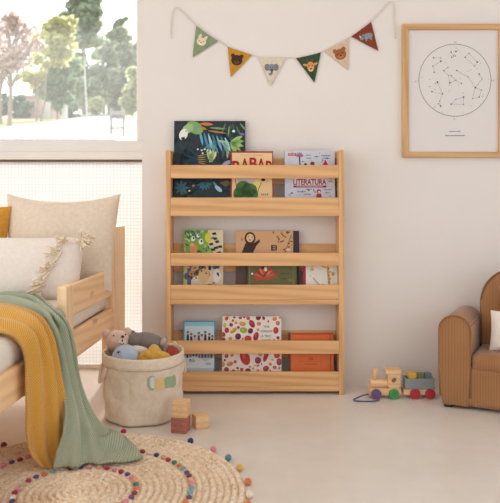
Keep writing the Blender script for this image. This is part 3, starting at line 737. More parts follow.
book('picture_book', 'low olive green book with a red animal, leaning in front of the tan book', 1, 247.6, 296.6, 258.5, 3.012, 0.10, 0.012, (98, 92, 44), art_olive)
def art_white(a, W, H):
    r = random.Random(4); gd = (206, 168, 76)
    a.line((24, 6), (27, 40), 2.2, gd, 1); a.ell(24, 9, 2.4, 1.8, gd, 1, .4); a.line((17, 11), (23, 14), 1.4, (190, 150, 70), 1)
    for i in range(6): a.rect(25.2 + (i % 2) * 1.2, 14 + i * 3.4, 26.4 + (i % 2) * 1.2, 15.4 + i * 3.4, (150, 104, 44), 2)
    a.ell(9, 15.5, 2.0, 1.6, (216, 182, 96), 1); a.ell(30, 20, 1.8, 2.2, (200, 170, 100), 1); a.line((10, 24), (17, 32), 1.4, (196, 170, 120), 1)
    for _ in range(14): a.ell(r.uniform(5, 31), r.uniform(4, 34), .6, .6, r.choice([gd, (190, 190, 180), (170, 150, 110)]), 1, 0, 8)
book('picture_book', 'white book with golden drawings and crimson spine, right end of the middle ledge', 1, 303, 337.2, 254.0, 3.024, 0.10, 0.010, (232, 226, 214), art_white, spine=((162, 24, 44), 2.8))
def art_blue(a, W, H):
    r = random.Random(8)
    a.rect(0, 0, W, H, (96, 160, 190), 0); a.rect(1.2, 4.6, W - 1.2, H - 8, (198, 212, 218), 1); a.rect(0, H - 9, W, H, (112, 170, 200), 2); a.rect(1, 1, W - 1, 4.4, (140, 196, 206), 1)
    for i, x in enumerate((4.5, 8, 11.5, 15.5, 18.5, 22, 26, 29)):
        y = 13 + (i * 37 % 5); c = [(40, 60, 84), (58, 66, 90), (214, 190, 160), (120, 84, 70), (226, 216, 200), (90, 60, 60)][i % 6]
        a.poly([(x - 1.5, y + 9), (x - 1, y), (x + 1, y), (x + 1.6, y + 9)], c, 3); a.ell(x, y - 1.4, 1.2, 1.5, (206, 166, 140), 4); a.ell(x, y - 2.4, 1.3, .8, (50, 44, 54), 5)
    a.rect(1.2, 26, W - 1.2, 34, (150, 160, 176), 2)
    for i in range(9): a.poly([(3 + i * 3, 36), (4 + i * 3, 30 - i % 3), (5.6 + i * 3, 36)], [(90, 80, 92), (140, 110, 96), (70, 84, 110)][i % 3], 3)
    a.poly([(1, 37), (12, 34), (22, 40), (31, 36), (31, 46), (1, 46)], (226, 230, 232), 3); a.ell(9, 39, 3.4, 1.6, (170, 190, 206), 4); a.ell(25, 42, 3, 1.4, (176, 196, 210), 4); a.ell(7, 38, .9, .6, (90, 70, 76), 5)
book('picture_book', 'small blue winter picture book with a row of people, left end of the bottom ledge', 2, 183.2, 215, 321.8, 3.026, 0.10, 0.014, (70, 110, 136), art_blue)
def art_seeds(a, W, H):
    r = random.Random(21); pal = [(170, 56, 56), (150, 44, 60), (196, 84, 70), (206, 140, 60), (120, 40, 50), (184, 110, 110), (160, 70, 80)]
    done = []
    def put(x, y, rx, ry, c, rot=0.0):
        done.append((x, y, max(rx, ry))); a.ell(x, y, rx, ry, c, 1, rot, 14); a.ell(x - rx * .2, y - ry * .2, rx * .38, ry * .34, tuple(min(255, q + 26) for q in c), 2, rot, 10)
    put(21.5, 13.8, 3.9, 2.9, (150, 176, 60), .2); put(23, 41, 4.8, 7.6, (190, 60, 54), -.35); put(11.5, 14.2, 4, 1.9, (206, 150, 60), -.7); put(26, 22, 3.6, 3, (196, 70, 50)); put(34, 20, 2.6, 4.6, (166, 54, 66), .3)
    put(30, 7.5, 2.6, 4.2, (160, 50, 60), -.5); put(44, 39, 2.2, 6.4, (176, 60, 66), .35); put(54, 14, 2.8, 3.4, (184, 60, 56)); put(55, 38.5, 3, 3, (196, 70, 50)); put(36, 43.5, 3.2, 3.4, (150, 50, 80)); put(38, 36.5, 2.4, 3.2, (166, 160, 70), -.4)
    put(16, 20, 3, 3.2, (110, 44, 60)); put(2.6, 9, 1.6, 2.4, (190, 180, 90)); put(20.5, 7.6, 3.4, 2.2, (216, 150, 70), .2); put(37, 7.4, 2.2, 2, (214, 120, 90)); put(57, 45, 2.6, 3.6, (160, 70, 90)); put(8, 47, 3.4, 2.2, (206, 130, 60), -.3)
    tries = 0
    while tries < 1500 and len(done) < 110:
        tries += 1
        x, y = r.uniform(.5, W - .5), r.uniform(.5, H - .5); s = r.uniform(1.0, 3.0)
        if 36.5 < x < 52 and 7 < y < 27: continue
        if any(math.hypot(x - u, y - v_) < s + q * 0.92 + .5 for u, v_, q in done): continue
        put(x, y, s, s * r.uniform(.7, 1.2), r.choice(pal), r.uniform(0, 3))
    for i, (tx, w_) in enumerate((('THE', 6), ('WORLD OF', 12), ('A TINY', 10), ('FRUIT', 8))): a.text(tx, 44.4, 11.2 + i * 4.6, 2.0, (76, 110, 96), 3, w_, bold=.01)
book('picture_book', 'white book covered in red and orange fruit shapes, middle of the bottom ledge', 2, 222, 281.4, 317, 3.022, 0.10, 0.016, (236, 224, 212), art_seeds)
def art_orange(a, W, H):
    a.rect(0.4, 0.4, W - .4, 1.2, (120, 60, 34), 2)
    for x in (2.0, W - 3.4): a.line((x, 2), (x, H - 1), .7, (150, 74, 40), 1)
    a.rect(2, 7, W - 3.4, 7.7, (150, 74, 40), 1)
    a.text('10', 22, 26.6, 3.0, (120, 56, 34), 2, 3.4); a.line((16, 30.5), (28, 30.5), .5, (140, 64, 36), 2); a.line((10, 28), (34, 28), .3, (190, 90, 50), 1)
book('boxed_book', 'plain orange hardback book with dark edges, right end of the bottom ledge', 2, 288.5, 333.6, 333.6, 3.018, 0.08, 0.030, (216, 106, 46), art_orange, spine=((96, 58, 38), 2.0))

# ================================================================== poster
YW = WY
k = YW / F
po = thing('framed_poster', 'pine framed star map print hanging on the wall above the armchair', 'picture', P(452.2, 157.5, YW - 0.012))
x0, x1, y0, y1 = 401.6, 503, 25, 157.5; ix0, ix1, iy0, iy1 = 407.4, 497.2, 30.6, 152.2
fy0, fy1 = YW - 0.022, YW - 0.001
def mitre(pts, mat, nm):
    bm = BM(); prism(bm, [(wx(px, YW), wz(py, YW)) for px, py in pts], (0, fy0, 0), (1, 0, 0), (0, 0, 1), (0, 1, 0), fy1 - fy0)
    bmesh.ops.bevel(bm, geom=bm.edges[:], offset=0.0015, segments=1, affect='EDGES'); part(nm, bm, mat, po, world=True)
mitre([(x0, y0), (x1, y0), (ix1, iy0), (ix0, iy0)], W_FR, 'frame_rail'); mitre([(x0, y1), (x1, y1), (ix1, iy1), (ix0, iy1)], W_FR, 'frame_rail')
mitre([(x0, y0), (ix0, iy0), (ix0, iy1), (x0, y1)], W_FRZ, 'frame_stile'); mitre([(x1, y0), (ix1, iy0), (ix1, iy1), (x1, y1)], W_FRZ, 'frame_stile')
bm = BM(); box(bm, wx(ix0 - 1, YW), wx(ix1 + 1, YW), YW - 0.010, YW - 0.004, wz(iy1 + 1, YW), wz(iy0 - 1, YW)); part('print', bm, plain('poster paper', (218, 210, 205), 0.6), po, world=True)
a = Art(); INK = (92, 88, 92)
def cv(x, y): return (390 + x / 3.145, 10 + y / 3.145)
cc = cv(202, 222); a.ring(cc[0], cc[1], 36.2, 0.55, (110, 106, 108), 0)
MAPF = lambda x, y, l: P(x, y, YW) + Vector((0, -0.010 - l, 0)) - po.location
a.build('chart_circle', po, MAPF); a = Art()
lines = [[(135, 152), (158, 152), (158, 163), (133, 178), (137, 197)], [(234, 150), (246, 137), (272, 165), (264, 178), (234, 150)], [(167, 192), (180, 182)],
         [(167, 192), (182, 207), (186, 230), (205, 222), (222, 232)], [(190, 208), (205, 222)], [(208, 192), (243, 212), (266, 245), (285, 253), (278, 275), (257, 280), (266, 245)],
         [(266, 245), (287, 218), (278, 203)], [(130, 258), (163, 265), (147, 228), (141, 232)], [(163, 265), (154, 288), (157, 303), (150, 296)], [(190, 297), (205, 282), (229, 275), (229, 298), (190, 297)],
         [(190, 134), (198, 146), (205, 132)], [(192, 150), (203, 146)]]
for l in lines:
    for p, q in zip(l, l[1:]): a.line(cv(*p), cv(*q), 0.32, (150, 146, 148), 0)
    for j, p in enumerate(l):
        q = cv(*p); s = [0.75, 0.55, 0.9, 0.6][j % 4]; a.ell(q[0], q[1], s, s, INK, 1, 0, 10)
rr = random.Random(2)
for _ in range(46):
    an, d = rr.uniform(0, 6.28), 35 * math.sqrt(rr.random()); s = rr.uniform(.15, .5); a.ell(cc[0] + d * math.cos(an), cc[1] + d * math.sin(an), s, s, (130, 126, 128), 1, 0, 8)
a.build('constellations', po, MAPF); a = Art()
for tx, x, y in (('N', 203, 105), ('E', 80, 229), ('W', 320, 226), ('S', 200, 347)): q = cv(x, y); a.text(tx, q[0], q[1], 1.9, (120, 114, 114), 1)
a.build('compass_letters', po, MAPF); a = Art()
def illegible(x0, x1, y, h, c):
    x = x0
    while x < x1:
        w_ = rr.uniform(.5, .9); a.rect(x, y - h * rr.uniform(.7, 1), x + w_, y, c, 1); x += w_ + .3
illegible(448.3, 459.6, 132.2, 1.2, (140, 134, 134)); illegible(444.6, 463.2, 136.4, 1.4, (134, 128, 128))
a.build('caption', po, MAPF)

# ================================================================== bunting
bu = thing('bunting', 'felt animal pennant bunting on a cord strung across the upper wall', 'bunting', P(285, 40, YW - 0.006))
Ybu = YW - 0.004
FL = [((196.4, 25.5), (218.4, 41), (192.7, 57.4), (142, 158, 122), 'sage green pennant with a cream bunny'),
      ((227.6, 46.4), (252, 54.8), (230.7, 77.2), (206, 146, 50), 'mustard pennant with a dark brown bear'),
      ((258.2, 57.2), (285.8, 57.6), (270.4, 86.4), (232, 216, 190), 'cream pennant with a grey elephant'),
      ((295.6, 58), (320.8, 52.3), (314.3, 82.8), (62, 86, 58), 'dark green pennant with a tan deer'),
      ((323.7, 51), (348.4, 38), (348, 70), (226, 196, 170), 'blush pennant with a brown bear'),
      ((350.8, 36.5), (370.7, 21.6), (378, 51), (140, 66, 44), 'rust pennant with a grey rhino')]
Pw = lambda x, y, l=0.0: P(x, y, YW) + Vector((0, -l, 0))
pts = [(171.5, 39), (171, 30), (171.5, 18), (174, 9.5), (179, 8.5), (186, 16), (196, 25.5)]
for A, B, T, c, lb in FL: pts += [A, ((A[0] + B[0]) / 2, (A[1] + B[1]) / 2 + .3), B]
pts += [(380, 12), (387, 4), (391.5, 2), (393.6, 8), (394, 22), (395, 39)]
bm = BM(); tube(bm, cr([Pw(x, y, 0.006) for x, y in pts], 4), 0.0021, 6)
part('cord', bm, cloth('twine', (228, 216, 200)), bu, world=True, smooth=True)
def face(kind, cx, cy, s, rot, a):
    ca, sa = math.cos(rot), math.sin(rot)
    def e(x, y, rx, ry, c, l, ro=0.0): a.ell(cx + (x * ca - y * sa) * s, cy + (x * sa + y * ca) * s, rx * s, ry * s, c, l, rot + ro, 16)
    if kind == 'bunny':
        c, d = (226, 204, 170), (90, 70, 60); e(-2.4, -4.4, 1.3, 2.6, c, 0, .25); e(2.9, -3.8, 1.3, 2.6, c, 0, -.45 + 1.0); e(0, 0, 4.4, 3.7, c, 1); e(0, 1.6, 2.0, 1.4, (238, 222, 196), 2); e(0, 1, .8, .55, d, 3); e(-1.8, -.4, .5, .5, d, 3); e(1.8, -.4, .5, .5, d, 3)
    elif kind in ('bear_dark', 'bear'):
        c = (78, 54, 46) if kind == 'bear_dark' else (156, 98, 62); d = (44, 32, 30); m_ = (106, 74, 60) if kind == 'bear_dark' else (178, 120, 82)
        e(-3.7, -3.6, 1.8, 1.8, c, 0); e(3.7, -3.6, 1.8, 1.8, c, 0); e(0, 0, 4.9, 4.6, c, 1); e(0, 1.7, 2.3, 1.8, m_, 2); e(0, .9, .9, .6, d, 3); e(-2, -.6, .5, .5, d, 3); e(2, -.6, .5, .5, d, 3)
    elif kind == 'elephant':
        c, d = (122, 122, 130), (60, 58, 64); e(-3.7, -.6, 2.4, 3.0, c, 0); e(3.7, -.6, 2.4, 3.0, c, 0); e(0, -.4, 3.0, 3.1, (136, 136, 144), 1); e(.2, 3, 1.0, 2.4, (136, 136, 144), 1, .15); e(-1.0, 5.2, 1.7, .9, (136, 136, 144), 1, .3); e(-1.2, -.5, .4, .4, d, 3); e(1.2, -.5, .4, .4, d, 3)
    elif kind == 'deer':
        c, d = (206, 146, 92), (70, 46, 36); e(-4.3, -1.6, 2.2, 1.1, c, 0, .3); e(4.3, -1.6, 2.2, 1.1, c, 0, -.3); e(-2.0, -4.6, .7, 2.2, (120, 84, 54), 0, -.3); e(2.0, -4.6, .7, 2.2, (120, 84, 54), 0, .3); e(0, .2, 3.1, 4.3, c, 1); e(0, 2.8, 2.2, 1.9, (224, 178, 126), 2); e(0, 2.2, 1.0, .7, d, 3); e(-1.5, -.6, .5, .5, d, 3); e(1.5, -.6, .5, .5, d, 3)
    else:
        c, d = (134, 140, 146), (70, 72, 78); e(1.2, 0, 5.2, 3.1, c, 1); e(-5.2, .6, 2.6, 2.0, c, 1, -.3); e(-3.6, -2.2, .9, 1.3, c, 0); e(-1.6, 3.2, 1.1, 1.8, c, 0); e(3.8, 3.2, 1.2, 1.8, c, 0); e(-7.0, -1.2, .6, 1.5, (206, 200, 190), 2, -.4); e(-4.6, .1, .45, .45, d, 3)
FK = [('bunny', 201.5, 42, 1.09, .25), ('bear_dark', 236.8, 60.5, 1.15, .12), ('elephant', 271.6, 68.3, 1.17, .0), ('deer', 310.5, 66.6, 1.15, -.12), ('bear', 340.2, 54.6, 1.21, -.3), ('rhino', 366.6, 36.6, 0.94, -.25)]
for (A, B, T, c, lb), (kd, fx, fy, s, ro) in zip(FL, FK):
    bm = BM(); pl = []
    for p, q in ((A, B), (B, T), (T, A)):
        for t_ in range(6): pl.append((p[0] + (q[0] - p[0]) * t_ / 6 + R.uniform(-.12, .12), p[1] + (q[1] - p[1]) * t_ / 6 + R.uniform(-.12, .12)))
    prism(bm, [(wx(x, YW), wz(y, YW)) for x, y in pl], (0, Ybu - 0.003, 0), (1, 0, 0), (0, 0, 1), (0, 1, 0), 0.003)
    fl = part('pennant', bm, cloth('felt ' + kd, c, None, 0.95, 900, 0.4, 0.1, 0.1), bu, world=True, label=lb)
    a = Art(); face(kd, fx, fy, s, ro, a)
    a.build('applique', fl, lambda x, y, l: P(x, y, YW) + Vector((0, -0.0072 - l, 0)) - bu.location, M_felt)

# ================================================================== bed (its long side runs almost straight back)
YAW = -math.atan(40 / F)
d = Vector((40 / F, 1, 0)).normalized(); nrm = Vector((d.y, -d.x, 0))
BL = Vector((-0.83, 0, 0))
bed = thing('bed', 'light pine child bed with a side guard, pushed up to the window', 'bed', BL + d * 2.45 + nrm * -0.45, YAW)
# local: x to the right (0.45 = outer face of the near side), y along the bed
def yl(px, off=0.0):            # distance along the bed of the outer side plane seen at column px
    Y = -(BL.x + off) / (d.x / d.y + (CX - px) / F)
    return Y / d.y - 2.45
XO = 0.45
zr0, zr1, zg0, zg1 = 0.25, 0.357, 0.417, 0.545
FT, HD = -0.98, yl(124.5)
yp0, yp1 = yl(65.0), yl(65.0) + 0.165
def bx(nm, args, mat, bev=0.006): 
    bm = BM(); box(bm, *args, bev); return part(nm, bm, mat, bed)
yhp = yl(113.5)
for s in (1, -1):
    xa, xb = (XO - 0.028, XO) if s == 1 else (-XO, -XO + 0.028)
    bx('side_rail', (xa, xb, FT, HD - 0.06, zr0, zr1), B_Y)
    if s == 1:
        bx('guard_rail', (xa + 0.003, xb - 0.004, yp0 + 0.02, HD - 0.04, zg0, zg1 - 0.004), B_Y, 0.008)
        bx('guard_post', (xa - 0.004, xb + 0.006, yp0, yp1 - 0.08, 0.0, zg1), B_Z, 0.007)
    bx('leg', (xa - 0.03 if s == 1 else xa - 0.004, xb + 0.004 if s == 1 else xb + 0.03, yhp, HD, 0.0, wz(225.5, 3.3) if s == 1 else 0.72), B_Z, 0.006)
    bx('leg', (xa - 0.02, xb + 0.02, FT - 0.06, FT + 0.0, 0.0, 0.42), B_Z)
bx('headboard', (-XO + 0.03, XO - 0.03, HD - 0.06, HD - 0.035, 0.25, 0.60), B_X)
bx('footboard', (-XO + 0.03, XO - 0.03, FT - 0.04, FT - 0.015, 0.20, 0.42), B_X)
bx('slat_base', (-XO + 0.03, XO - 0.03, FT, HD - 0.07, 0.315, 0.335), B_X)
# mattress: soft slab lying on the slats
mt = thing('mattress', 'white sheeted mattress lying in the pine bed under the throws', 'mattress', bed.location + Vector((0, 0, 0.337)), YAW)
bm = BM(); box(bm, -XO + 0.035, XO - 0.006, -0.97, HD - 0.075, 0.0, 0.112, 0.045, seg=5)
for v_ in bm.verts:
    v_.co.z += 0.004 * mnoise.noise(v_.co * 5) if v_.co.z > .03 else 0
    if v_.co.x > 0.3 and v_.co.y > yp0 - 0.03: v_.co.x -= 0.03
bmesh.ops.subdivide_edges(bm, edges=[e for e in bm.edges if e.calc_length() > 0.3], cuts=12, use_grid_fill=True)
part('sheet', bm, cloth('white sheet', (238, 230, 220), None, 0.9, 900, 0.2, 0.1, 0.03), mt, smooth=True)
bm = BM(); tube(bm, [(-XO + 0.05, -0.972, 0.02), (XO - 0.02, -0.972, 0.02)], 0.004, 6); part('piping', bm, M_white, mt)

# pillows
def pil(name, label, c, px, py_top, w_, h_, t_, Y, lean, yaw, mat, pinch=0.07, seed=0, roll=0.0, zc=None, cat='cushion', wr=.006, top=None, taper=0.0):
    th = thing(name, label, cat, (wx(px, Y), Y, zc), yaw)
    M_ = Matrix.Rotation(-lean, 4, 'X') @ Matrix.Rotation(roll, 4, 'Y')
    bm = BM(); pillow(bm, w_, h_, t_, M_, pinch, seed, wr=wr, top=top, taper=taper)
    part('cushion_cover', bm, mat, th, sub=1)
    return th, M_
M_lin = cloth('sand linen', (234, 217, 196), (224, 204, 180), 0.9, 700, 0.35, 0.2)
M_lin2 = cloth('oatmeal linen', (238, 228, 218), (230, 218, 206), 0.9, 700, 0.3, 0.2)
M_must = cloth('mustard linen', (214, 156, 58), (196, 138, 44), 0.9, 700, 0.3, 0.2)
big, Mb = pil('cushion', 'large square sand linen cushion leaning at the head of the bed', 0, 61.5, 0, 0.50, 0.455, 0.16, 3.06, 0.20, 0.03, M_lin, 0.04, 1, 0.0, 0.672, wr=.014, top=0.19, taper=0.05)
bm = BM()
for s in range(9): pass
tube(bm, cr([Mb @ Vector((x, -0.068 * (max(0, 1 - (abs(x) / 0.235) ** 2.6) * 0.62) ** 0.48 - 0.003, -0.135 + 0.004 * math.sin(x * 30))) for x in (-.2, -.1, 0, .1, .16, .2)], 4), 0.003, 6)
part('seam', bm, cloth('seam thread', (186, 156, 122)), big)
pil('cushion', 'mustard yellow cushion at the photo edge beside the sand linen cushion', 0, -36, 0, 0.40, 0.40, 0.14, 3.02, 0.22, -0.05, M_must, 0.05, 2, 0, 0.642)
# long lumbar cushion with tassel band
lum, Ml = pil('lumbar_cushion', 'long oatmeal cushion with a fringe band, in front of the sand linen cushion', 0, 11, 0, 0.62, 0.275, 0.17, 2.86, 0.26, -0.02, M_lin2, 0.035, 3, 0.0, 0.572, taper=0.02)
M_fr = plain('raw cotton fringe', (240, 224, 202), 0.95, 0.04, 80, 0, 0, 0.1)
def strand(bm, p0, dirv, ln, rnd, r=0.0022):
    pts = [p0]; dv = Vector(dirv)
    for k_ in range(3):
        dv = dv + Vector((rnd.uniform(-.35, .35), rnd.uniform(-.2, .1), rnd.uniform(-.35, .25))); pts.append(pts[-1] + dv.normalized() * ln / 3)
    tube(bm, cr(pts, 2), r, 5)
def lsurf(x, z, off=0.0):
    u, v_ = x / 0.31, z / 0.1375
    th = 0.085 * (max(0, 1 - abs(u) ** 2.6) * max(0, 1 - abs(v_) ** 2.6)) ** 0.48
    return Ml @ Vector((x, -th - off, z))
rnd = random.Random(5); bm = BM()
for i in range(6):
    z = 0.112 - i * 0.045; x = 0.235 - 0.017 * i
    for q in range(15):
        zz = max(-.13, min(.13, z + rnd.uniform(-.014, .014))); xx = x + rnd.uniform(-.012, .014)
        strand(bm, lsurf(xx, zz, 0.002), (rnd.uniform(-1.3, -.2), -0.75, rnd.uniform(-1.1, .5)), rnd.uniform(.035, .06), rnd, 0.0034)
part('fringe', bm, M_fr, lum)
bm = BM(); c0 = Ml @ Vector((0.285, -0.006, 0.126))
ell(bm, c0 + Vector((0.008, -.010, 0.002)), (0.016, 0.014, 0.014))
for q in range(44): strand(bm, c0 + Vector((0.010, -.012, 0)), (rnd.uniform(.1, 1.5), rnd.uniform(-.7, .1), rnd.uniform(-.75, .75)), rnd.uniform(.045, .068), rnd, 0.0034)
part('tassel', bm, M_fr, lum)
bm = BM(); c0 = Ml @ Vector((-0.285, -0.004, 0.128))
for q in range(20): strand(bm, c0, (rnd.uniform(-1.5, .2), rnd.uniform(-.6, .3), rnd.uniform(-1.0, .8)), .045, rnd, 0.0022)
part('tassel', bm, M_fr, lum)

# ---------------------------------------------------------------- throws
def V3(px, py, Y): return tuple(P(px, py, Y))
mus = [
 [(-1.15, 1.98, .452), (-.95, 2.0, .455), (-.80, 2.02, .456), (-.735, 2.03, .447), V3(19, 347, 2.03), V3(23, 360, 2.03), V3(24, 385, 2.03), V3(24, 410, 2.04), V3(25, 435, 2.06), V3(30, 455, 2.08), V3(40, 467, 2.10)],
 [(-1.15, 2.10, .458), (-.95, 2.12, .468), (-.83, 2.13, .470), (-.745, 2.12, .456), V3(28, 340, 2.10), V3(33, 362, 2.09), V3(35, 388, 2.085), V3(35, 412, 2.09), V3(36, 436, 2.10), V3(40, 456, 2.11), V3(46, 468, 2.12)],
 [(-1.15, 2.22, .455), (-.95, 2.25, .458), (-.83, 2.26, .458), (-.745, 2.214, .450), V3(36, 336, 2.17), V3(42, 360, 2.15), V3(45, 385, 2.14), V3(46, 410, 2.14), V3(47, 436, 2.14), V3(50, 457, 2.14), V3(54, 469, 2.135)],
 [(-1.15, 2.40, .466), (-.97, 2.42, .474), (-.86, 2.39, .474), (-.745, 2.29, .462), V3(43, 333, 2.215), V3(50, 356, 2.19), V3(54, 382, 2.18), V3(57, 410, 2.175), V3(59, 436, 2.165), V3(62, 456, 2.15), V3(66, 470, 2.135)],
 [(-1.15, 2.56, .458), (-.98, 2.55, .460), (-.88, 2.50, .460), (-.745, 2.34, .454), V3(48, 332, 2.25), V3(55, 355, 2.225), V3(60, 380, 2.215), V3(65, 410, 2.205), V3(68, 436, 2.185), V3(72, 456, 2.165), V3(79, 469.5, 2.14)],
]
mth = thing('throw_blanket', 'mustard yellow knitted throw draped over the bed side down to the rug', 'blanket', (-0.66, 2.15, 0.02))
def rip(amp, f1, f2, ph):
    def f(u, v):
        q = math.sin(f1 * u * PI + ph + 1.0 * math.sin(v * 3)); q = math.copysign(abs(q) ** 0.7, q)
        return -amp * q * (2.7 if v < .36 else 2.7 - 1.3 * min(1, (v - .36) * 5)) + 0.002 * mnoise.noise(Vector((u * 5, v * 9, ph)))
    return f
bm = sheet(mus, 10, 8, rip(0.0055, 6, 1, 0.4))
o = part('cloth', bm, knit('mustard knit', (224, 172, 82), (190, 134, 50)), mth, world=True, recalc=False)
md = o.modifiers.new('thick', 'SOLIDIFY'); md.thickness = 0.007; md.offset = 0
grn = [
 [(-1.15, 2.58, .449), (-1.0, 2.57, .450), (-.90, 2.50, .450), (-.745, 2.36, .446), V3(45, 335, 2.285), V3(53, 355, 2.262), V3(58, 380, 2.24), V3(64, 408, 2.185), V3(62, 432, 2.125), V3(57, 452, 2.105), V3(54, 466, 2.10)],
 [(-1.15, 2.66, .462), (-1.0, 2.65, .466), (-.90, 2.58, .468), (-.755, 2.41, .462), V3(51, 329, 2.30), V3(59, 352, 2.28), V3(65, 381, 2.265), V3(71, 410, 2.22), V3(72, 436, 2.15), V3(71, 458, 2.11), V3(71, 469, 2.10)],
 [(-1.15, 2.74, .455), (-1.0, 2.73, .458), (-.89, 2.65, .458), (-.757, 2.45, .456), V3(57, 325, 2.325), V3(65, 350, 2.305), V3(71, 381, 2.295), V3(78, 412, 2.265), V3(82, 437, 2.20), V3(84, 458, 2.14), V3(86, 470.5, 2.125)],
 [(-1.15, 2.80, .464), (-1.0, 2.79, .468), (-.88, 2.70, .468), (-.757, 2.48, .470), V3(60, 320, 2.345), V3(68, 347, 2.335), V3(75, 383, 2.33), V3(83, 413, 2.31), V3(93, 436, 2.245), V3(99, 455, 2.18), V3(104, 469.5, 2.13)],
 [(-1.15, 2.85, .455), (-1.0, 2.83, .458), (-.88, 2.74, .460), (-.757, 2.51, .465), V3(61, 317, 2.36), V3(71, 343, 2.352), V3(78, 383, 2.36), V3(89, 413, 2.36), V3(103, 435, 2.34), V3(115, 452, 2.24), V3(124, 468, 2.145)],
 [(-1.15, 2.89, .453), (-1.0, 2.86, .456), (-.87, 2.76, .458), (-.745, 2.50, .470), V3(63, 314, 2.368), V3(73.5, 340, 2.365), V3(80.5, 378, 2.378), V3(93, 411, 2.41), V3(112, 430, 2.44), V3(130, 448, 2.33), V3(143, 464.5, 2.17)],
]
gth = thing('throw_blanket', 'sage green knitted throw hanging beside the mustard one, its end spread on the rug', 'blanket', (-0.55, 2.25, 0.02))
bm = sheet(grn, 10, 8, rip(0.0065, 7, 1, 1.4))
for v_ in bm.verts:                                  # a fold pushed up where the cloth meets the rug
    v_.co.z += 0.045 * math.exp(-((v_.co.x + .47) / .05) ** 2 - ((v_.co.y - 2.27 - .5 * (v_.co.x + .47)) / .022) ** 2)
for v_ in bm.verts:                                  # rest on the rug, never sink into it
    if v_.co.z < 0.026: v_.co.z = 0.026 + 0.004 * (1 + mnoise.noise(v_.co * 14))
o = part('cloth', bm, knit('sage knit', (172, 178, 152), (138, 146, 120)), gth, world=True, recalc=False)
md = o.modifiers.new('thick', 'SOLIDIFY'); md.thickness = 0.007; md.offset = 0

# ================================================================== rug
RC = Vector((-0.51, 1.96, 0)); RR = 0.497
rug = thing('rug', 'round braided jute rug with rings of coloured felt balls', 'rug', RC)
RINGS = [0.175, 0.338]
m, nt, b = new_mat('braided jute'); b.inputs['Roughness'].default_value = 0.95; b.inputs['Specular IOR Level'].default_value = 0.1
v = coords(nt); vo = nt.nodes.new('ShaderNodeTexVoronoi'); vo.inputs['Scale'].default_value = 120; nt.links.new(v, vo.inputs['Vector'])
n1 = noise_n(nt, v, 160, 5, 0.7); n2 = noise_n(nt, v, 14, 4, .6)
mixv = math_n(nt, 'ADD', math_n(nt, 'MULTIPLY', n1, 0.6), math_n(nt, 'MULTIPLY', n2, 0.4))
vsep = nt.nodes.new('ShaderNodeSeparateColor'); nt.links.new(vo.outputs['Color'], vsep.inputs['Color'])
mixv = math_n(nt, 'ADD', math_n(nt, 'MULTIPLY', mixv, 0.6), math_n(nt, 'MULTIPLY', vsep.outputs[0], 0.4))
nt.links.new(ramp(nt, mixv, [(0.18, (184, 148, 112)), (0.36, (236, 208, 176)), (0.6, (248, 228, 202)), (0.8, (253, 243, 226))]), b.inputs['Base Color'])
bump(nt, b, math_n(nt, 'ADD', n1, vo.outputs['Distance']), 0.7, 0.006)
bm = BM(); NR = 24; w_ = RR / NR; prof = []
for i in range(NR):
    r0 = RR - i * w_
    for t_ in range(6):
        a_ = t_ / 6; prof.append((r0 - w_ * a_, 0.004 + 0.011 * math.sin(PI * a_) ** 0.6))
prof.append((0.0005, 0.006)); prof = [(RR, 0.0005)] + prof
SEG = 240
def wobr(r, z, a):
    ring = int((RR - r) / w_ + 1e-6); ph = ring * 1.7
    nb = max(8, int(2 * PI * max(r, .02) / 0.021))
    br = 0.5 + 0.5 * abs(math.sin(a * nb / 2 + ph))
    return (r + 0.0012 * math.sin(a * nb + ph) + 0.0016 * mnoise.noise(Vector((math.cos(a) * 4, math.sin(a) * 4, ring * .9))), z if z < .0042 else z * (0.62 + 0.38 * br))
rows = lathe(bm, prof, (0, 0, 0), SEG, wobr)
bm.faces.new(rows[0][::-1]); bm.faces.new(rows[-1])
part('braid', bm, m, rug, smooth=True)
POM = [(170, 50, 84), (54, 66, 112), (214, 136, 146), (84, 134, 138), (212, 170, 84), (206, 120, 76), (228, 208, 186), (148, 50, 64), (104, 74, 116), (222, 164, 130), (186, 180, 136), (116, 156, 164), (74, 122, 104), (116, 58, 66)]
PM = [plain('felt ball %d' % i, c, 0.95, 0.1, 90, 0.4, 260, 0.1, 0.3) for i, c in enumerate(POM)]
def pom(r, jit):
    bm = BM(); t_ = bmesh.new(); bmesh.ops.create_icosphere(t_, subdivisions=2, radius=r)
    for v_ in t_.verts: v_.co *= 1 + 0.07 * mnoise.noise(v_.co * 160 + Vector((jit, 0, 0)))
    for f in t_.faces: f.smooth = True
    return merge(bm, t_)
pool = {}
def pmesh(r, ci):
    if (r, ci) not in pool: pool[(r, ci)] = mesh_of(pom(r, ci * 3.3), 'pompom', True); pool[(r, ci)].materials.append(PM[ci])
    return pool[(r, ci)]
rp = random.Random(12); hidden = BM()
def ring_of(rad, n, r, z, order=None, sq=1.0):
    for k_ in range(n):
        a_ = 2 * PI * (k_ + .5) / n + rp.uniform(-.15, .15) / n
        p = Vector((rad * math.cos(a_) + rp.uniform(-.002, .002), rad * math.sin(a_) + rp.uniform(-.002, .002), z))
        ci = rp.randrange(len(POM))
        if order: ci = order[k_ % len(order)]
        if RC.y + p.y < 1.885: ell(hidden, p, (r, r, r), None, 10, 8); continue
        o = bpy.data.objects.new('pompom', pmesh(r, ci)); C.objects.link(o); o.parent = rug; o.location = p; o.rotation_euler = (0, 0, a_); o.scale = (1.0, 1.12, sq)
OUT = [(-20, 9), (-9, 3), (-2, 6), (8.0, 5), (20.3, 4), (30.6, 3), (41, 2), (54, 1), (85, 0), (133, 13), (146, 10), (200, 2), (215, 3), (230, 4), (250, 5), (270, 0), (290, 1), (310, 2), (328, 4)]
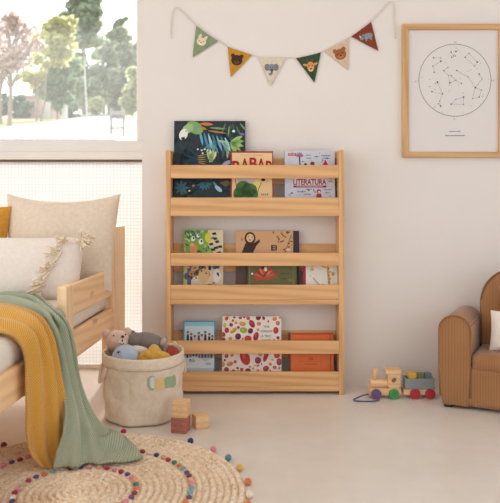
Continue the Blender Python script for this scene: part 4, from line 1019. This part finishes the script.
for an, ci in OUT:
    an = math.radians(an); p = Vector((0.509 * math.cos(an), 0.509 * math.sin(an), 0.0118))
    if RC.y + p.y < 1.885: ell(hidden, p, (.012,) * 3, None, 10, 8); continue
    o = bpy.data.objects.new('pompom', pmesh(0.0115, ci)); C.objects.link(o); o.parent = rug; o.location = p; o.rotation_euler = (0, 0, an)
ORD = [11, 2, 9, 13, 8, 11, 5, 12, 0, 9, 1, 6, 7, 2, 10, 0, 8, 5, 11, 10, 7, 1, 2, 9, 0, 2, 7, 8, 2, 9, 12, 5]
ring_of(RINGS[1], 70, 0.0092, 0.0150, ORD, .75); ring_of(RINGS[0], 38, 0.0092, 0.0150, ORD[::-1], .75)
o = part('pompom_rest', hidden, PM[5], rug); o['kind'] = 'stuff'

# ================================================================== basket
BC = Vector((wx(143.3, 2.69), 2.69, 0)); BR, BH = 0.160, 0.262
ba = thing('toy_basket', 'round canvas toy basket with a colour patch, filled with soft toys', 'basket', BC)
M_can = cloth('natural canvas', (238, 222, 201), (226, 207, 184), 0.9, 900, 0.35, 0.1)
def wobb(r, z, a):
    q = Vector((math.cos(a) * 2.2, math.sin(a) * 2.2, z * 11))
    w1 = 0.011 * mnoise.noise(q) + 0.007 * mnoise.noise(q * 2.4)
    sl = 0.004 * math.sin(3 * a + z * 30) * math.exp(-((z - .11) / .05) ** 2)
    w1 *= 1 - math.exp(-((a - 5.05) / .5) ** 2 - ((z - .165) / .06) ** 2)      # the sewn patch keeps its ground flat
    return (r + (w1 + sl) * (0.25 if z > 0.2 else 1.0) * (0 if r < .02 else 1), z + (0.0025 * math.sin(2 * a + .6) if z > .2 else 0))
bm = BM()
prof = [(0.001, 0.002), (0.08, 0.002), (0.142, 0.003), (0.151, 0.008), (0.1535, 0.018)] + [(0.1535 + (BR - 0.1555) * t_ / 14, 0.018 + (0.210 - .018) * t_ / 14) for t_ in range(1, 15)]
prof += [(BR - .001, 0.2135), (BR - 0.0005, 0.216), (BR + .0015, 0.2175), (BR + 0.002, 0.232), (BR + 0.002, 0.252), (BR + 0.001, 0.2605), (BR - 0.002, BH), (BR - 0.006, 0.2605), (BR - 0.0075, 0.25), (BR - 0.009, 0.20), (0.148, 0.05), (0.143, 0.010), (0.001, 0.0085)]
rows = lathe(bm, prof, (0, 0, 0), 96, wobb); bm.faces.new(rows[0][::-1]); bm.faces.new(rows[-1])
part('body', bm, M_can, ba, smooth=True)
bm = BM()
def bpos(px, py, off): # point on the basket's outside seen at px,py
    o_ = Vector((0, 0, EYE)); dv = Vector(((px - CX) / F, 1, -(py - HY) / F))
    a_ = dv.x ** 2 + dv.y ** 2; oc = Vector((-BC.x, -BC.y)); bq = 2 * (oc.x * dv.x + oc.y * dv.y); cq = oc.x ** 2 + oc.y ** 2 - (0.159 + off) ** 2
    t_ = (-bq - math.sqrt(max(0, bq * bq - 4 * a_ * cq))) / (2 * a_); return o_ + dv * t_ - BC
for s, mir in ((0, 1), (1, -1)):
    bm = BM(); ps = []
    aa = math.radians(207 if mir == 1 else 27)
    for t_ in range(9):
        q = t_ / 8; ang = aa + (q - .5) * 0.42; ps.append(Vector(((BR + 0.004 + 0.012 * math.sin(PI * q)) * math.cos(ang), (BR + 0.004 + .012 * math.sin(PI * q)) * math.sin(ang), 0.218 - 0.062 * math.sin(PI * q) ** .7)))
    tube(bm, cr(ps, 3), 0.006, 8); part('handle', bm, M_can, ba)
a = Art()
a.poly([(147.6, 380), (149, 376.5), (152, 375.6), (154.5, 377), (155, 388), (153, 390.3), (150, 389.8), (148, 387)], (158, 172, 150), 0)
a.poly([(150, 379), (152, 376.8), (154.6, 378), (154.8, 388), (152, 388.6), (150.2, 386)], (208, 214, 206), 1)
a.poly([(154.8, 379.4), (158, 378.2), (164.2, 378.4), (165, 388), (160, 389.4), (155, 389.2)], (222, 188, 138), 2)
a.poly([(164.2, 378.6), (168, 376.6), (172, 376.4), (174.6, 374.6), (176, 378), (176, 384), (174, 387), (170, 387.4), (165, 388.6)], (156, 172, 138), 1)
a.build('patch', ba, lambda x, y, l: bpos(x, y, 0.0030 + l * 1.5), M_felt, label='pale green, yellow and sage fabric patch')
bm = BM(); tube(bm, [Vector(((BR + .0022) * math.cos(t_ * 2 * PI / 64), (BR + .0022) * math.sin(t_ * 2 * PI / 64), 0.2185 + 0.0025 * math.sin(4 * PI * t_ / 64 + .6))) for t_ in range(65)], 0.0013, 5)
part('hem_stitch', bm, cloth('hem thread', (196, 174, 146)), ba)

# soft toys in the basket
def plush(name, c): return cloth(name, c, tuple(x * .93 for x in c), 0.95, 900, 0.35, 0.3)
M_eye = plain('black bead', (24, 22, 24), 0.3)
Yt = 2.73
hd = P(118.3, 341.5, Yt); k = Yt / F
t = thing('plush_bear', 'pink beige teddy bear peeking out of the canvas basket', 'soft toy', (hd.x, Yt, 0.012))
mp_ = plush('blush plush', (228, 196, 178)); mp2 = plush('pale ear plush', (240, 222, 206))
bm = BM(); ell(bm, hd, (12.2 * k, 0.046, 11.2 * k), None, 24, 16); part('head', bm, mp_, t, True, world=True)
bm = BM(); ell(bm, (hd.x + .008, Yt + 0.012, 0.135), (0.052, 0.042, 0.125)); part('body', bm, mp_, t, True, world=True)
for x, y in ((106, 333.5), (127.5, 332.0)):
    bm = BM(); ell(bm, P(x, y, Yt + .004), (4.3 * k, 0.010, 4.6 * k)); e_ = part('ear', bm, mp_, t, True, world=True)
bm = BM(); ell(bm, P(122, 343, Yt - 0.040), (4.6 * k, 0.012, 3.6 * k)); part('muzzle', bm, mp2, t, True, world=True)
bm = BM(); ell(bm, P(122.6, 336.6, Yt - 0.047), (0.0062, 0.006, 0.0055)); ell(bm, P(122.4, 340.6, Yt - 0.052), (0.003, .003, 0.005)); part('nose', bm, M_eye, t, True, world=True)
bm = BM(); tube(bm, cr([P(119.6, 343.2, Yt - .052), P(121.6, 344.4, Yt - .053), P(124, 343.2, Yt - .052)], 3), 0.0011, 5); part('mouth', bm, M_eye, t, world=True)
for x, y in ((113.6, 335.6), (125.6, 334.6)):
    bm = BM(); ell(bm, P(x, y, Yt - 0.037), (0.0032, .003, 0.0032)); part('eye', bm, M_eye, t, True, world=True)
bm = BM(); tube(bm, cr([(hd.x + .035, Yt - .01, .20), P(133, 350.5, 2.66), P(140, 349.6, 2.645), P(147, 351, 2.65)], 4), .014, 10, radii=[.016, .016, .016, .016, .016, .0155, .015, .015, .0145, .014, .013, .012, .008]); part('arm', bm, mp2, t, True, world=True)
# grey hippo
Yh = 2.75; k = Yh / F
t = thing('plush_hippo', 'dark grey soft toy animal lying across the basket behind the others', 'soft toy', (wx(148, Yh), Yh, 0.012))
mg = plush('grey plush', (134, 122, 116)); mg2 = plush('light grey plush', (196, 176, 160))
bm = BM(); ell(bm, P(147, 343, Yh), (18 * k, 0.050, 10.5 * k), Matrix.Rotation(math.radians(8), 3, 'Y'), 28, 18); part('body', bm, mg, t, True, world=True)
bm = BM(); ell(bm, P(136, 340.5, Yh - .012), (8.5 * k, 0.042, 8.0 * k)); part('head', bm, mg, t, True, world=True)
for x, y, yy in ((129.6, 331.6, 0), (133.5, 333.6, .03)):
    bm = BM(); ell(bm, P(x, y, Yh + yy - .01), (2.6 * k, 0.008, 3.6 * k), Matrix.Rotation(-.5, 3, 'Y')); part('ear', bm, mg, t, True, world=True)
for x, yy in ((140, -.03), (156, -.03), (142, .035), (157, .035)):
    bm = BM(); tube(bm, cr([P(x, 348, Yh + yy), Vector((wx(x, Yh), Yh + yy, .10)), Vector((wx(x, Yh), Yh + yy, .022))], 4), .02, 12, radii=[.026] * 4 + [.024] * 4 + [.022]); part('leg', bm, mg, t, True, world=True)
bm = BM(); ell(bm, P(163.5, 343, Yh - .02), (3.4 * k, .018, 5.2 * k), Matrix.Rotation(.3, 3, 'Y')); part('foot_pad', bm, mg2, t, True, world=True, label='pale pink grey pad')
bm = BM(); tube(bm, cr([P(164, 342, Yh), P(167.5, 337.5, Yh - .01), P(166.5, 334.5, Yh - .01)], 4), .004, 6); part('tail', bm, mg2, t, world=True)
# blue whale
Yw = 2.635; k = Yw / F
t = thing('plush_whale', 'light blue rounded whale soft toy at the front rim of the basket', 'soft toy', (wx(127, Yw), Yw, 0.012))
mb = plush('blue plush', (188, 201, 218)); mb2 = plush('white belly plush', (226, 226, 226))
bm = BM(); ell(bm, P(125.5, 359, Yw), (14 * k, 0.046, 14.5 * k), Matrix.Rotation(.25, 3, 'Y'), 28, 18); part('body', bm, mb, t, True, world=True)
bm = BM(); tube(bm, cr([P(128, 362, Yw + .005), (wx(128, Yw), Yw + .01, .12), (wx(130, Yw), Yw + .012, .03)], 4), .03, 12, radii=[.045, .044, .042, .04, .036, .03, .026, .022, .018]); part('tail', bm, mb, t, True, world=True)
for s in (-1, 1):
    bm = BM(); ell(bm, (wx(130, Yw) + s * .02, Yw + .012, .024), (.024, .009, .012), Matrix.Rotation(s * .4, 3, 'Y')); part('fluke', bm, mb, t, True, world=True)
bm = BM(); ell(bm, P(118.6, 352.5, Yw - .040), (.0036, .0036, .0036)); part('eye', bm, M_eye, t, True, world=True)
bm = BM(); tube(bm, cr([P(116.4, 353.4, Yw - .036), P(118.6, 351.0, Yw - .042), P(121, 352.4, Yw - .043)], 3), .0012, 5); part('brow', bm, plush('slate thread', (84, 104, 140)), t, world=True)
# yellow star
Ys = 2.63; k = Ys / F
t = thing('plush_star', 'yellow pointed soft toy star at the front of the basket', 'soft toy', (wx(154, Ys), Ys, 0.012))
my = plush('yellow plush', (222, 172, 74))
bm = BM(); c0 = P(154, 362, Ys)
for i in range(5):
    an = PI / 2 + i * 2 * PI / 5; tip = c0 + Vector((math.cos(an) * 17.5 * k, 0, math.sin(an) * 17.5 * k))
    tube(bm, cr([c0, c0.lerp(tip, .5), tip], 4), .02, 14, radii=[.038, .038, .037, .036, .033, .029, .023, .017, .008])
ell(bm, c0, (.036, .034, .036)); part('body', bm, my, t, True, world=True)
bm = BM(); ell(bm, P(149, 355, Ys - .012), (6.2 * k, .022, 5.0 * k)); ell(bm, P(160.5, 355.5, Ys - .008), (6.4 * k, .02, 4.6 * k), Matrix.Rotation(.3, 3, 'Y')); part('foot', bm, my, t, True, world=True)
bm = BM(); box(bm, c0.x - .03, c0.x + .03, Ys - .02, Ys + .02, .012, .11, .016); part('base_cushion', bm, my, t, True, world=True)
# red
Yr = 2.66; k = Yr / F
t = thing('plush_strawberry', 'deep red soft toy wedge at the right rim of the basket', 'soft toy', (wx(172, Yr), Yr, 0.012))
mr_ = plush('red plush', (176, 66, 56))
bm = BM(); prism(bm, [(165.5, 357), (167, 347.5), (170, 344.2), (178.6, 349.0), (180, 357), (176, 400), (168, 400)], (0, 0, 0), (1, 0, 0), (0, -1, 0), (0, 0, 1), 1.0)
for v_ in bm.verts:
    x, y, z = v_.co; v_.co = P(x, -y, Yr + (z - .5) * 0.05)
    if -y > 380: v_.co.z = 0.014
bmesh.ops.bevel(bm, geom=bm.edges[:], offset=.006, segments=3, affect='EDGES'); part('body', bm, mr_, t, True, world=True)
bm = BM(); tube(bm, cr([P(172, 345.5, Yr - .02), P(174.5, 341.5, Yr - .02), P(176.5, 344, Yr - .02)], 3), .002, 6); part('tag_loop', bm, mp2, t, world=True)

# ================================================================== toy blocks
def block(label, mat, px, py_b, s, rot, z0=0.0):
    Yb = F * EYE / (py_b - HY) + s * .55; t = thing('toy_block', label, 'toy block', (wx(px, Yb), Yb, z0), rot, 'wooden blocks by the basket')
    bm = BM(); box(bm, -s / 2, s / 2, -s / 2, s / 2, 0, s, .003); part('cube_body', bm, mat, t)
    a = Art(); a.ring(0, 0, 5.5, 1.0, (146, 84, 70) if mat is W_RED else (214, 172, 126), 0, 24); a.build('carved_ring', t, lambda x, y, l: Vector((x * .0022, -s / 2 - l, s / 2 - y * .0022)))
    return Yb
SB = 0.058
block('maroon stained wooden block under the pale one, beside the basket', W_RED, 180.8, 434.2, SB, -.24)
block('pale wooden block stacked on the maroon block', W_TOY, 181.4, 434.4, SB, -.17, SB + .0004)
block('pale wooden block alone on the floor right of the stacked two', W_TOY, 200, 430.0, SB * .90, .46)

# ================================================================== toy train
Yq = 2.94; k = Yq / F
def Q(px, py, dy=0.0): return Vector((wx(px, Yq), Yq + dy, wz(py, Yq)))
def qbox(bm, x0, x1, y0, y1, d0, d1, bev=.0015): box(bm, wx(x0, Yq), wx(x1, Yq), Yq + d0, Yq + d1, wz(y1, Yq), wz(y0, Yq), bev)
M_toyc = lambda n_, c: plain('painted ' + n_, c, 0.45, 0.03, 60)
PUR, GRN, RED, GRY = M_toyc('purple', (104, 76, 122)), M_toyc('green', (62, 142, 72)), M_toyc('red', (178, 44, 52)), M_toyc('blue grey', (134, 142, 140))
zb = wz(397.6, Yq)
t = thing('toy_train', 'small wooden toy locomotive with a pull cord on the floor by the wall', 'toy train', (wx(385, Yq), Yq, 0))
bm = BM(); qbox(bm, 368.6, 400, 387, 393.6, -.026, .026, .002); part('chassis', bm, W_TOY, t, world=True)
bm = BM(); cyl(bm, Q(370, 383.2), Q(387, 383.2), 4.3 * k, None, 24, .002); part('boiler', bm, W_TOY, t, world=True)
bm = BM(); c = Q(375.2, 378)
rows = lathe(bm, [(0.0005, -.004), (2.1 * k, -.004), (1.9 * k, 0.006), (2.2 * k, .018), (3.2 * k, .034), (3.3 * k, .038), (2.6 * k, .042), (0.0005, .042)], c, 20); part('chimney', bm, W_TOY, t, world=True)
bm = BM(); prism(bm, [(387, 387), (387, 372.6), (399, 372.6), (399, 387)], (0, 0, 0), (1, 0, 0), (0, -1, 0), (0, 0, 1), 1.0)
bm.free(); bm = BM()
# cab wall pierced by a round window
cx_, cy_, rw = 392.8, 378.8, 2.5
def ringhole(bm, yy):
    n_ = 24; inner = []; outer = []
    for i in range(n_):
        an = 2 * PI * i / n_; ca, sa = math.cos(an), math.sin(an)
        inner.append(bm.verts.new(Q(cx_ + rw * ca, cy_ + rw * sa, yy)))
        sx = (399 - cx_ if ca > 0 else cx_ - 387) / max(abs(ca), 1e-6); sy = (387 - cy_ if sa > 0 else cy_ - 372.6) / max(abs(sa), 1e-6); s_ = min(sx, sy)
        outer.append(bm.verts.new(Q(cx_ + s_ * ca, cy_ + s_ * sa, yy)))
    return inner, outer
i0, o0 = ringhole(bm, -.024); i1, o1 = ringhole(bm, .024)
for i in range(24):
    j = (i + 1) % 24
    bm.faces.new((i0[i], i0[j], o0[j], o0[i])); bm.faces.new((i1[i], o1[i], o1[j], i1[j])); bm.faces.new((i0[i], i1[i], i1[j], i0[j])); bm.faces.new((o0[i], o0[j], o1[j], o1[i]))
part('cab', bm, W_TOY, t, world=True)
bm = BM(); qbox(bm, 384.4, 400.2, 368.6, 372.8, -.029, .029, .003); part('roof', bm, W_TOY, t, world=True)
def wheels(par, spec):
    for px, mat, lb in spec:
        for dy in (-.031, .031):
            bm = BM(); rr_ = 5.0 * k; c = Vector((wx(px, Yq), Yq + dy, rr_ + .0005)); cyl(bm, c + Vector((0, -.0055, 0)), c + Vector((0, .0055, 0)), rr_, None, 28, .002)
            s_ = -1 if dy < 0 else 1; cyl(bm, c + Vector((0, s_ * .005, 0)), c + Vector((0, s_ * .0085, 0)), rr_ * .3, None, 14)
            part('wheel', bm, mat, par, world=True, label=lb)
wheels(t, ((375, PUR, 'purple wheel'), (392.6, GRN, 'green wheel')))
bm = BM(); cyl(bm, Q(399, 391), Q(402, 391), .9 * k, None, 10); ell(bm, Q(402, 389), (1.6 * k,) * 3); part('coupling', bm, PUR, t, world=True, label='purple coupling peg')
cord = [(Q(368.6, 390).x, Yq, .013), (wx(364, 2.93), 2.93, .012), (wx(356, 2.91), 2.91, .004), (wx(353.6, 2.885), 2.885, .004), (wx(357, 2.87), 2.87, .004), (wx(367, 2.865), 2.865, .004), (wx(375, 2.87), 2.87, .004), (wx(379.5, 2.885), 2.885, .006)]
bm = BM(); tube(bm, cr(cord, 6), .0033, 8); part('pull_cord', bm, cloth('blue cord', (92, 96, 124)), t, world=True, label='slate blue cord')
t = thing('toy_wagon', 'blue grey toy wagon with red wheels coupled behind the wooden locomotive', 'toy train', (wx(418, Yq), Yq, 0))
bm = BM(); qbox(bm, 402.4, 433, 388, 393.2, -.026, .026, .002); part('chassis', bm, W_TOY, t, world=True)
bm = BM(); qbox(bm, 404, 432.8, 377, 388, -.028, -.023, .001); qbox(bm, 404, 432.8, 377, 388, .023, .028, .001); qbox(bm, 404, 405.6, 377, 388, -.023, .023, .001); qbox(bm, 431.2, 432.8, 377, 388, -.023, .023, .001); qbox(bm, 405.6, 431.2, 386.6, 388, -.023, .023, .0005)
part('tray', bm, GRY, t, world=True, label='blue grey tray')
wheels(t, ((413.4, RED, 'red wheel'), (428.4, RED, 'red wheel')))
for (x0_, x1_, y0_, c_, lb) in ((407.6, 415.8, 372.4, (222, 166, 62), 'yellow toy block riding in the wagon behind the cab'), (416.4, 423.4, 372.8, (104, 118, 70), 'green toy block in the middle of the wagon'), (424, 430.8, 372.6, (110, 122, 134), 'grey toy block at the back of the wagon')):
    tb = thing('wagon_block', lb, 'toy block', Q((x0_ + x1_) / 2, 386.6), 0); bm = BM(); qbox(bm, x0_, x1_, y0_, 386.5, -.017, .017, .0025); part('cube_body', bm, M_toyc(lb.split()[0] + ' load', c_), tb, world=True)
    bm = BM(); box(bm, wx(x0_ + 2, Yq), wx(x1_ - 2, Yq), Yq - .01, Yq + .01, wz(y0_, Yq) - .001, wz(y0_, Yq) + .0015, .0005); part('top_stud', bm, M_toyc(lb.split()[0] + ' stud', c_), tb, world=True)

# ================================================================== armchair
AY = math.radians(-27)
# local: x right along the front, y back
ac = thing('armchair', 'small rust brown corduroy armchair with rounded arms in the corner', 'armchair', (0.792, 2.80, 0), AY)
def cord_mat(name, axis, c=(174, 126, 84), c2=(142, 97, 61), ribs=60):
    m, nt, b = new_mat(name); b.inputs['Roughness'].default_value = 0.9; b.inputs['Specular IOR Level'].default_value = .15; b.inputs['Sheen Weight'].default_value = .4; b.inputs['Sheen Roughness'].default_value = .4
    v = coords(nt); w = wave_n(nt, v, ribs, 0.4, axis, 1, 1.5); n_ = noise_n(nt, v, 8, 5, .6)
    h = math_n(nt, 'ADD', math_n(nt, 'MULTIPLY', w, .6), math_n(nt, 'MULTIPLY', n_, .4))
    nt.links.new(ramp(nt, h, [(.2, c2), (.65, c)]), b.inputs['Base Color']); bump(nt, b, w, .5, .004); return m
CX_ = cord_mat('corduroy ribs x', 'X', ribs=52); CP = plain('piping cord', (140, 94, 60), .9)
aw, ad, ah = 0.122, 0.33, 0.385        # arm width, depth, height
def arm(x0, nm='arm'):
    pl = []; r = aw / 2
    pl += [(x0 + .012, 0.012), (x0 + .002, 0.05), (x0 - .002, .2), (x0 - .003, ah - r * 1.0)]
    for i in range(1, 10):
        an = PI - PI * i / 10; pl.append((x0 + r + (r + .003) * math.cos(an), ah - r + r * math.sin(an)))
    pl += [(x0 + aw + .003, ah - r), (x0 + aw, .2), (x0 + aw, .05), (x0 + aw - .01, .012)]
    bm = BM(); prism(bm, pl, (0, 0, 0), (1, 0, 0), (0, 0, 1), (0, 1, 0), ad)
    fr = [f for f in bm.faces if len(f.verts) > 6]; es = set(e for f in fr for e in f.edges)
    bmesh.ops.bevel(bm, geom=list(es), offset=.014, segments=4, profile=.5, affect='EDGES')
    o_ = part(nm, bm, CX_, ac, True)
    bm = BM(); tube(bm, [Vector((x, .004, z)) for x, z in [(x0 + .006, .05)] + pl[1:-1]], .0038, 7); part('piping', bm, CP, o_, True); 
    return o_
arm(0.0); arm(0.43)
def soft(nm, a_, bev, mat=CX_, par=ac, seg=5):
    bm = BM(); box(bm, *a_, bev, seg=seg); return part(nm, bm, mat, par, True)
soft('base', (0.10, 0.455, 0.006, 0.33, 0.012, 0.18), .022)
soft('seat_cushion', (0.125, 0.428, 0.0, 0.27, 0.16, 0.235), .03)
# back: rounded slab
pl = []; r = .15; bx0, bx1, bh = 0.132, 0.45, 0.57
pl = [(bx0, .02), (bx0, bh - r)] + [(bx0 + r - r * math.cos(PI / 2 * i / 8), bh - r + r * math.sin(PI / 2 * i / 8)) for i in range(1, 9)]
pl += [(bx1 - r + r * math.sin(PI / 2 * i / 8), bh - r + r * math.cos(PI / 2 * i / 8)) for i in range(0, 9)] + [(bx1, .02)]
bm = BM(); prism(bm, pl, (0, 0.225, 0), (1, 0, 0), (0, 0, 1), (0, 1, 0), .12)
es = set(e for f in bm.faces if len(f.verts) > 6 for e in f.edges); bmesh.ops.bevel(bm, geom=list(es), offset=.03, segments=5, profile=.5, affect='EDGES')
bk_ = part('backrest', bm, CX_, ac, True)
bm = BM(); tube(bm, [Vector((x, .236, z)) for x, z in pl], .0038, 7); part('piping', bm, CP, bk_, True)
M_ft = plain('dark foot', (40, 34, 30), .5)
for x, y in ((.03, .03), (.53, .03), (.03, .31), (.53, .31)):
    bm = BM(); cyl(bm, (x, y, 0), (x, y, .016), .018, None, 14); part('foot', bm, M_ft, ac)
# cushions in the chair
def acw(x, y, z): q = Matrix.Rotation(AY, 4, 'Z') @ Vector((x, y, z)); return q + ac.location
c = acw(0.288, 0.125, 0.315)
th = thing('cushion', 'cream cushion sitting on the seat of the corduroy armchair', 'cushion', c, AY)
bm = BM(); pillow(bm, .21, .17, .10, Matrix.Rotation(-.25, 4, 'X'), .06, 7); part('cushion_cover', bm, M_lin2, th, sub=1)
c = acw(0.335, 0.17, 0.375)
th = thing('cushion', 'white cushion tucked behind the cream one against the armchair back', 'cushion', c, AY)
bm = BM(); pillow(bm, .24, .25, .06, Matrix.Rotation(-.18, 4, 'X'), .06, 8); part('cushion_cover', bm, cloth('white cotton', (236, 230, 222)), th, sub=1)
